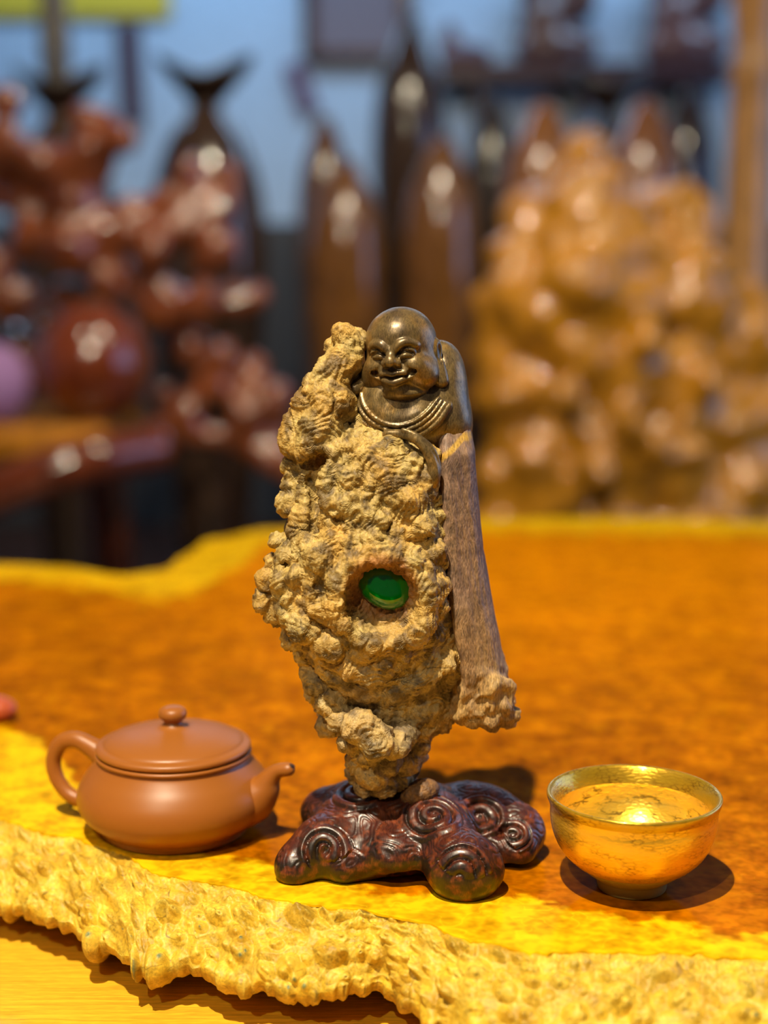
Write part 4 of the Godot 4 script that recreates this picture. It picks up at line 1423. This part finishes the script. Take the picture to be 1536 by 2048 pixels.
func floor_vase(px: float, top_py: float, z: float, half_px: float, m: Material, label: String, ruffled := false):
	var p := upright(px, top_py, z)
	var r := (upright(px + half_px, top_py, z) - upright(px - half_px, top_py, z)).x * 0.5
	var h := p.y
	var o := thing("floor_vase", Vector3(p.x, 0, z), label, "vase", "" if ruffled else "slender floor vases")
	var pr := []
	if not ruffled:
		for q in [[0.02, 0.0], [0.50, 0.0], [0.53, 0.012], [0.56, 0.10], [0.66, 0.30], [0.82, 0.52], [0.95, 0.66], [1.0, 0.76], [0.97, 0.83], [0.86, 0.885], [0.66, 0.93], [0.46, 0.963], [0.33, 0.985]]: pr.append(Vector2(q[0] * r, q[1] * h))
		put("body", lathe(curve(pr, 6), 56), m, o)
		put("neck", lathe(curve([Vector2(0.335 * r, 0.985 * h), Vector2(0.27 * r, 0.991 * h), Vector2(0.26 * r, 0.996 * h), Vector2(0.31 * r, h), Vector2(0.24 * r, 0.999 * h), Vector2(0.20 * r, 0.98 * h)], 5), 40), m, o)
		return
	for q in [[0.02, 0.0], [0.46, 0.0], [0.50, 0.012], [0.60, 0.15], [0.82, 0.42], [0.97, 0.60], [1.0, 0.70], [0.92, 0.79], [0.66, 0.865], [0.36, 0.905], [0.24, 0.925]]: pr.append(Vector2(q[0] * r, q[1] * h))
	put("body", lathe(curve(pr, 6), 56), m, o)
	var lip := []
	for q in [[0.235, 0.912], [0.25, 0.925], [0.36, 0.938], [0.50, 0.952], [0.62, 0.966], [0.72, 0.980], [0.71, 0.990], [0.60, 0.986], [0.40, 0.968], [0.17, 0.94]]: lip.append(Vector2(q[0] * r, q[1] * h))
	put("ruffled_mouth", lathe(curve(lip, 5), 64, 2, 0.30, 0.93 * h), M.dark_wood, o)

func carving(called: String, z: float, blobs: Array, cell: float, m: Material, label: String, category: String, join := 0.03, floor_to := 0.0) -> Node3D:
	var o := thing(called, Vector3(0, 0, z), label, category)
	var f := Field.new()
	f.ground = floor_to
	for q in blobs:
		var dz: float = q[3]
		var p := upright(q[0], q[1], z + dz)
		var r: float = q[2] * absf(z + dz) / FOCAL
		var sx: float = q[4] if q.size() > 4 else 1.0
		var sy: float = q[5] if q.size() > 5 else 1.0
		f.ball(p - Vector3(0, 0, z), Vector3(r * sx, r * sy, r * 0.9), join)
	var net := f.nets(cell)
	var nz := noise(called.length() * 7, 7.0, 3)
	var kn := cells(called.length() * 5, 13.0)
	put("carved_wood", paint_body(net[0], net[1], func(p: Vector3, n: Vector3): return p + n * (0.026 * nz.get_noise_3dv(p) - 0.018 * (kn.get_noise_3dv(p) + 0.6)), func(_p, _n): return Color.WHITE), m, o)
	return o

func background():
	M.dark_wood = varnish(srgb(52, 34, 20), 0.5, 0.3)
	var brown := varnish(srgb(136, 92, 46))
	var red := varnish(srgb(128, 68, 36), 1.0, 0.24)
	var black := varnish(srgb(78, 58, 44))
	var gold := varnish(srgb(188, 130, 26), 1.0, 0.3)
	gold.clearcoat = 0.35
	var honey := varnish(srgb(168, 112, 60))
	# ---- floor vases between the two carvings
	floor_vase(820, 40, -4.95, 76, black, "tallest dark brown slender floor vase behind the statue's head")
	floor_vase(650, 238, -4.8, 58, varnish(srgb(122, 84, 54)), "brown slender floor vase standing behind left of the front pair")
	floor_vase(692, 322, -4.3, 80, brown, "left one of the front pair of brown slender floor vases behind the statue")
	floor_vase(884, 274, -4.3, 78, brown, "right one of the front pair of brown slender floor vases behind the statue")
	floor_vase(985, 190, -4.9, 56, varnish(srgb(70, 60, 52)), "grey-brown slender floor vase between the tallest vase and the golden carving")
	floor_vase(1088, 205, -4.4, 86, honey, "amber slender floor vase behind the golden figure's right ear")
	floor_vase(1292, 198, -4.4, 86, varnish(srgb(158, 104, 62)), "amber slender floor vase behind the golden figure's left ear")
	floor_vase(1380, 175, -4.8, 62, varnish(srgb(66, 50, 46)), "dark slender floor vase behind the golden carving, beside the pole")
	floor_vase(410, 118, -4.3, 118, black, "dark floor vase with wide ruffled mouth, behind the left carving against the blue wall", true)
	floor_vase(118, 138, -4.3, 110, varnish(srgb(84, 62, 44)), "dark floor vase with ruffled mouth behind the red root carving, far left", true)
	floor_vase(1215, 140, -4.9, 90, M.dark_wood, "dark floor vase with ruffled mouth below the maroon shelf", true)
	# ---- left: red root carving on its stand, with a round jar
	carving("root_carving", -3.55, [[330, 610, 62, 0.0], [290, 560, 50, -0.1], [400, 600, 42, 0.05], [470, 592, 38, 0.0], [520, 590, 30, 0.0], [130, 500, 52, 0.05], [60, 480, 44, 0.0], [210, 470, 50, 0.0], [262, 430, 42, 0.0], [150, 400, 56, 0.0], [95, 330, 52, 0.0], [170, 325, 58, 0.0], [190, 262, 48, 0.0], [245, 272, 36, 0.05], [150, 225, 22, 0.0], [55, 400, 52, -0.05], [18, 300, 56, 0.0], [10, 205, 36, 0.0], [300, 500, 46, 0.05], [350, 450, 48, 0.0], [405, 430, 46, 0.0], [425, 500, 44, 0.05], [442, 395, 34, 0.0], [30, 600, 44, 0.0], [-40, 540, 60, 0.0], [-60, 380, 60, 0.0], [330, 395, 34, 0.0], [385, 340, 30, 0.0], [455, 345, 26, 0.0], [220, 560, 44, 0.0], [140, 590, 40, -0.1], [395, 700, 34, 0.0], [450, 715, 36, 0.05], [500, 760, 44, 0.0], [545, 800, 40, 0.05], [420, 765, 38, 0.05], [490, 825, 40, 0.05], [350, 690, 40, -0.15], [560, 850, 34, 0.0], [50, 690, 46, -0.15], [60, 756, 42, -0.15], [380, 820, 36, 0.05], [100, 660, 60, -0.25], [330, 800, 40, -0.1], [300, 868, 28, 0.05], [350, 862, 30, 0.05], [400, 866, 30, 0.05], [450, 874, 32, 0.05], [500, 888, 34, 0.05], [545, 910, 36, 0.05], [590, 940, 36, 0.05], [630, 990, 36, 0.05], [655, 1050, 36, 0.05], [668, 1120, 38, 0.05], [676, 1200, 38, 0.05], [682, 1290, 40, 0.05], [686, 1390, 42, 0.05], [690, 1490, 44, 0.05], [694, 1600, 46, 0.05], [696, 1700, 48, 0.05], [698, 1800, 50, 0.05], [700, 1890, 56, 0.05]], 0.014, red, "tangled glossy red-brown root carving on the left, behind the teapot", "carving", 0.03)
	var jar := thing("round_jar", upright(190, 838, -3.35), "round polished red-brown wooden jar among the root carving", "jar")
	var jr := 0.128
	put("body", lathe(curve([Vector2(0.001, 0.0), Vector2(0.055, 0.0), Vector2(0.062, 0.008), Vector2(0.10, 0.04), Vector2(jr, 0.115), Vector2(0.112, 0.19), Vector2(0.07, 0.235), Vector2(0.05, 0.245)], 7), 64), varnish(srgb(126, 58, 28)), jar)
	put("lid", lathe(curve([Vector2(0.05, 0.244), Vector2(0.052, 0.25), Vector2(0.03, 0.262), Vector2(0.001, 0.266)], 5), 48), varnish(srgb(132, 66, 30)), jar)
	# its stand: a thick board with a rounded end and slanting legs
	var top: float = jar.position.y
	var stand := thing("root_stand", Vector3(-1.07, 0, -3.5), "golden-brown slab stand with a slanting root arm, under the round jar", "stand")
	var gm := varnish(srgb(178, 116, 26), 1.0, 0.25)
	put("slab", block(Vector3(0.96, 0.085, 0.62), 0.03), gm, stand, Vector3(0, top - 0.043, 0))
	var leg_wood := varnish(srgb(118, 56, 30))
	var taper := func(n: int, r0: float, r1: float) -> Array:
		var out := []
		for i in n: out.append(lerpf(r0, r1, float(i) / (n - 1)))
		return out
	for lg in [[0.36, -0.2, 0.05], [-0.36, -0.2, -0.05], [-0.36, 0.2, -0.05]]:
		var line := curve([Vector3(lg[0], top - 0.08, lg[1]), Vector3(lg[0] + lg[2] * 0.5, top * 0.5, lg[1]), Vector3(lg[0] + lg[2], 0.045, lg[1])], 6)
		put("leg", tube(line, taper.call(line.size(), 0.055, 0.045), 16), leg_wood, stand)
	var arm := curve([Vector3(0.56, top - 0.056, 0.25), Vector3(0.42, top - 0.075, 0.36), Vector3(0.20, top - 0.155, 0.38), Vector3(-0.02, top - 0.27, 0.38), Vector3(-0.20, top - 0.42, 0.37), Vector3(-0.30, 0.05, 0.36)], 6)
	put("root_arm", tube(arm, taper.call(arm.size(), 0.052, 0.048), 18), leg_wood, stand)
	var cushion := thing("purple_cushion", Vector3(upright(8, 772, -3.3).x, top, -3.3), "soft lilac purple cushion at the left edge on the stand", "cushion")
	var cf := Field.new()
	cf.ground = 0.0004
	cf.ball(Vector3(-0.03, 0.085, 0), Vector3(0.09, 0.09, 0.07), 0.02)
	cf.ball(Vector3(-0.10, 0.06, 0), Vector3(0.07, 0.062, 0.06), 0.03)
	var cn := cf.nets(0.008)
	put("cover", made(cn[0], cn[1]), mat(srgb(138, 102, 150), 0.8), cushion)
	# ---- right: golden laughing figure on its mound
	carving("golden_figure", -3.7, [[1180, 335, 52, -0.05], [1180, 300, 42, -0.08], [1130, 400, 30, 0.1], [1240, 410, 30, 0.1], [1290, 500, 40, 0.15], [1100, 540, 40, 0.2], [1168, 372, 44, 0.1], [1215, 372, 40, 0.1], [1110, 350, 18, 0.0, 0.7, 1.5], [1252, 350, 18, 0.0, 0.7, 1.5], [1185, 500, 130, 0.05, 1.0, 0.9], [1060, 440, 62, 0.0], [1040, 520, 62, 0.05], [1020, 590, 56, 0.1], [1320, 430, 62, 0.0], [1375, 470, 44, 0.05], [1410, 540, 40, 0.1], [1375, 380, 28, 0.05], [1400, 430, 34, 0.05], [1000, 690, 56, 0.05], [1080, 640, 64, 0.15], [1060, 760, 72, 0.1], [1160, 690, 82, 0.15], [1250, 620, 70, 0.15], [1330, 580, 60, 0.1], [1400, 610, 66, 0.1], [1480, 700, 80, 0.05], [1500, 610, 52, 0.05], [1560, 650, 70, 0.0], [1250, 760, 70, 0.15], [1350, 740, 66, 0.12], [1360, 830, 70, 0.12], [1450, 850, 76, 0.08], [1540, 820, 70, 0.05], [1150, 850, 76, 0.12], [1040, 870, 66, 0.1], [1000, 960, 56, 0.1], [1110, 970, 66, 0.15], [1240, 920, 84, 0.12], [1350, 960, 76, 0.12], [1490, 960, 66, 0.1], [1560, 940, 70, 0.05], [1090, 1060, 90, 0.1], [1250, 1080, 100, 0.1], [1420, 1080, 100, 0.1], [1560, 1080, 90, 0.05], [985, 1060, 60, 0.1], [1180, 560, 60, 0.22], [1250, 850, 40, 0.25], [1130, 780, 36, 0.26], [1300, 680, 34, 0.24], [1420, 760, 34, 0.2], [1190, 940, 36, 0.24], [1060, 920, 34, 0.2], [1020, 800, 36, 0.18], [1320, 900, 34, 0.22], [1400, 910, 30, 0.22], [985, 620, 34, 0.05], [985, 800, 40, 0.05], [1200, 1180, 140, 0.0, 1.8, 1.0], [1450, 1180, 140, 0.0, 1.4, 1.0], [1080, 1300, 150, 0.0], [1300, 1320, 160, 0.0], [1500, 1320, 160, 0.0]], 0.014, gold, "large golden-brown glossy carving of a seated laughing figure on a mound, right", "statue", 0.05)
	var post := thing("carved_post", Vector3(upright(1492, 600, -4.0).x, 0, -4.0), "tall honey-coloured carved wooden post at the right edge", "post")
	var pp := []
	for q in [[0.085, 0.0], [0.08, 0.3], [0.072, 0.8], [0.066, 1.2], [0.06, 1.5], [0.066, 1.58], [0.056, 1.66], [0.07, 1.78], [0.085, 1.9], [0.06, 2.0], [0.02, 2.06], [0.001, 2.07]]: pp.append(Vector2(q[0], q[1]))
	put("shaft", lathe(curve(pp, 6), 32), varnish(srgb(184, 136, 78), 1.0, 0.35), post)
	# ---- on the far wall: shelf, the things on it, hangings
	var wz := -6.3
	var maroon := varnish(srgb(78, 38, 42), 0.5, 0.35)
	var s0 := upright(880, 150, wz + 0.14)
	var s1 := upright(1450, 150, wz + 0.14)
	var shelf := thing("wall_shelf", Vector3((s0.x + s1.x) * 0.5, s0.y, wz + 0.12), "dark maroon wooden wall shelf on the pale blue wall, upper right", "shelf")
	put("board", block(Vector3(s1.x - s0.x, 0.075, 0.24), 0.01), maroon, shelf)
	for k in [-0.42, 0.0, 0.42]:
		put("bracket", block(Vector3(0.04, 0.12, 0.2), 0.008), maroon, shelf, Vector3(k, -0.095, -0.01))
	var top_y := s0.y + 0.0375
	var ornament := func(px: float, wpx: float, hpx: float, m: Material, label: String, style: int):
		var p := upright(px, 130, wz + 0.12)
		var sc := absf(wz + 0.12) / FOCAL
		var q := thing("shelf_ornament", Vector3(p.x, top_y, wz + 0.12), label, "ornament", "")
		var w := wpx * sc * 0.5
		var h := hpx * sc
		var f := Field.new()
		f.ground = 0.0005
		if style == 0:
			f.ball(Vector3(0, h * 0.2, 0), Vector3(w, h * 0.24, 0.08), 0.02)
			f.ball(Vector3(-w * 0.3, h * 0.5, 0), Vector3(w * 0.55, h * 0.32, 0.07), 0.03)
			f.ball(Vector3(w * 0.45, h * 0.75, 0), Vector3(w * 0.5, h * 0.28, 0.06), 0.03)
			f.ball(Vector3(-w * 0.5, h * 0.85, 0), Vector3(w * 0.4, h * 0.2, 0.06), 0.03)
		else:
			f.ball(Vector3(0, h * 0.22, 0), Vector3(w, h * 0.3, 0.09), 0.03)
			f.ball(Vector3(-w * 0.55, h * 0.6, 0), Vector3(w * 0.35, h * 0.42, 0.06), 0.03)
		var net := f.nets(0.012)
		put("carved_wood", made(net[0], net[1]), m, q)
	ornament.call(1110, 170, 170, varnish(srgb(104, 66, 58), 1.0, 0.3), "brown carved ornament on the middle of the maroon shelf", 0)
	ornament.call(1368, 170, 180, varnish(srgb(120, 74, 70), 1.0, 0.3), "reddish carved ornament on the right end of the maroon shelf", 0)
	ornament.call(930, 110, 80, varnish(srgb(112, 52, 52), 0.5, 0.35), "low maroon ornament on the left end of the maroon shelf", 1)
	var f0 := upright(715, 30, wz)
	var pic := thing("wall_carving", Vector3(f0.x, f0.y + 0.06, wz), "mauve-grey wooden wall plaque with maroon border above the tallest vase", "wall plaque")
	var sc := absf(wz) / FOCAL
	put("panel", block(Vector3(180 * sc, 240 * sc, 0.03), 0.008), mat(srgb(128, 112, 116), 0.8), pic, Vector3(0, 0.02, 0.02))
	for s in [-1, 1]:
		put("border", block(Vector3(26 * sc, 250 * sc, 0.05), 0.01), maroon, pic, Vector3(s * 92 * sc, 0.02, 0.03))
		put("border", block(Vector3(206 * sc, 24 * sc, 0.05), 0.01), maroon, pic, Vector3(0, 0.02 + s * 116 * sc, 0.03))
	var strip := func(px: float, py: float, wpx: float, hpx: float, roll: float, c: Color, called: String, label: String, category: String):
		var q := thing(called, upright(px, py, wz), label, category)
		var b := put("board", block(Vector3(wpx * sc, hpx * sc, 0.03), 0.008), mat(c, 0.8), q, Vector3(0, 0, 0.02))
		q.rotation.z = roll
		b.set_meta("label", "carved board")
	strip.call(603, 178, 40, 100, 0.35, srgb(110, 84, 104), "hanging_plaque", "small slanted mauve plaque on the blue wall left of the tallest vase", "wall plaque")
	strip.call(262, 150, 46, 190, 0.03, srgb(84, 62, 72), "hanging_scroll", "narrow dark mauve hanging board on the blue wall, between the two ruffled vases", "wall plaque")
	var ban := thing("yellow_banner", upright(150, -24, wz + 0.02), "bright yellow cloth banner along the top left of the far wall", "banner")
	put("cloth", block(Vector3(360 * sc, 110 * sc, 0.02), 0.006), mat(srgb(226, 190, 50), 0.8), ban)
	var horn := thing("grey_horn_carving", Vector3(upright(112, 150, -4.3).x, upright(112, 150, -4.3).y - 0.03, -4.3), "grey tapered upright carving standing in the mouth of the far left vase", "carving")
	put("stem", tube(curve([Vector3(0, -0.10, 0), Vector3(0.0, 0.05, 0), Vector3(0.0, 0.18, 0), Vector3(-0.005, 0.32, 0)], 6), [0.02, 0.024, 0.028, 0.032, 0.036, 0.04, 0.042, 0.043, 0.044, 0.044, 0.043, 0.042, 0.041, 0.04, 0.039, 0.038, 0.037, 0.036, 0.034], 20), varnish(srgb(112, 108, 98), 0.5, 0.5), horn)
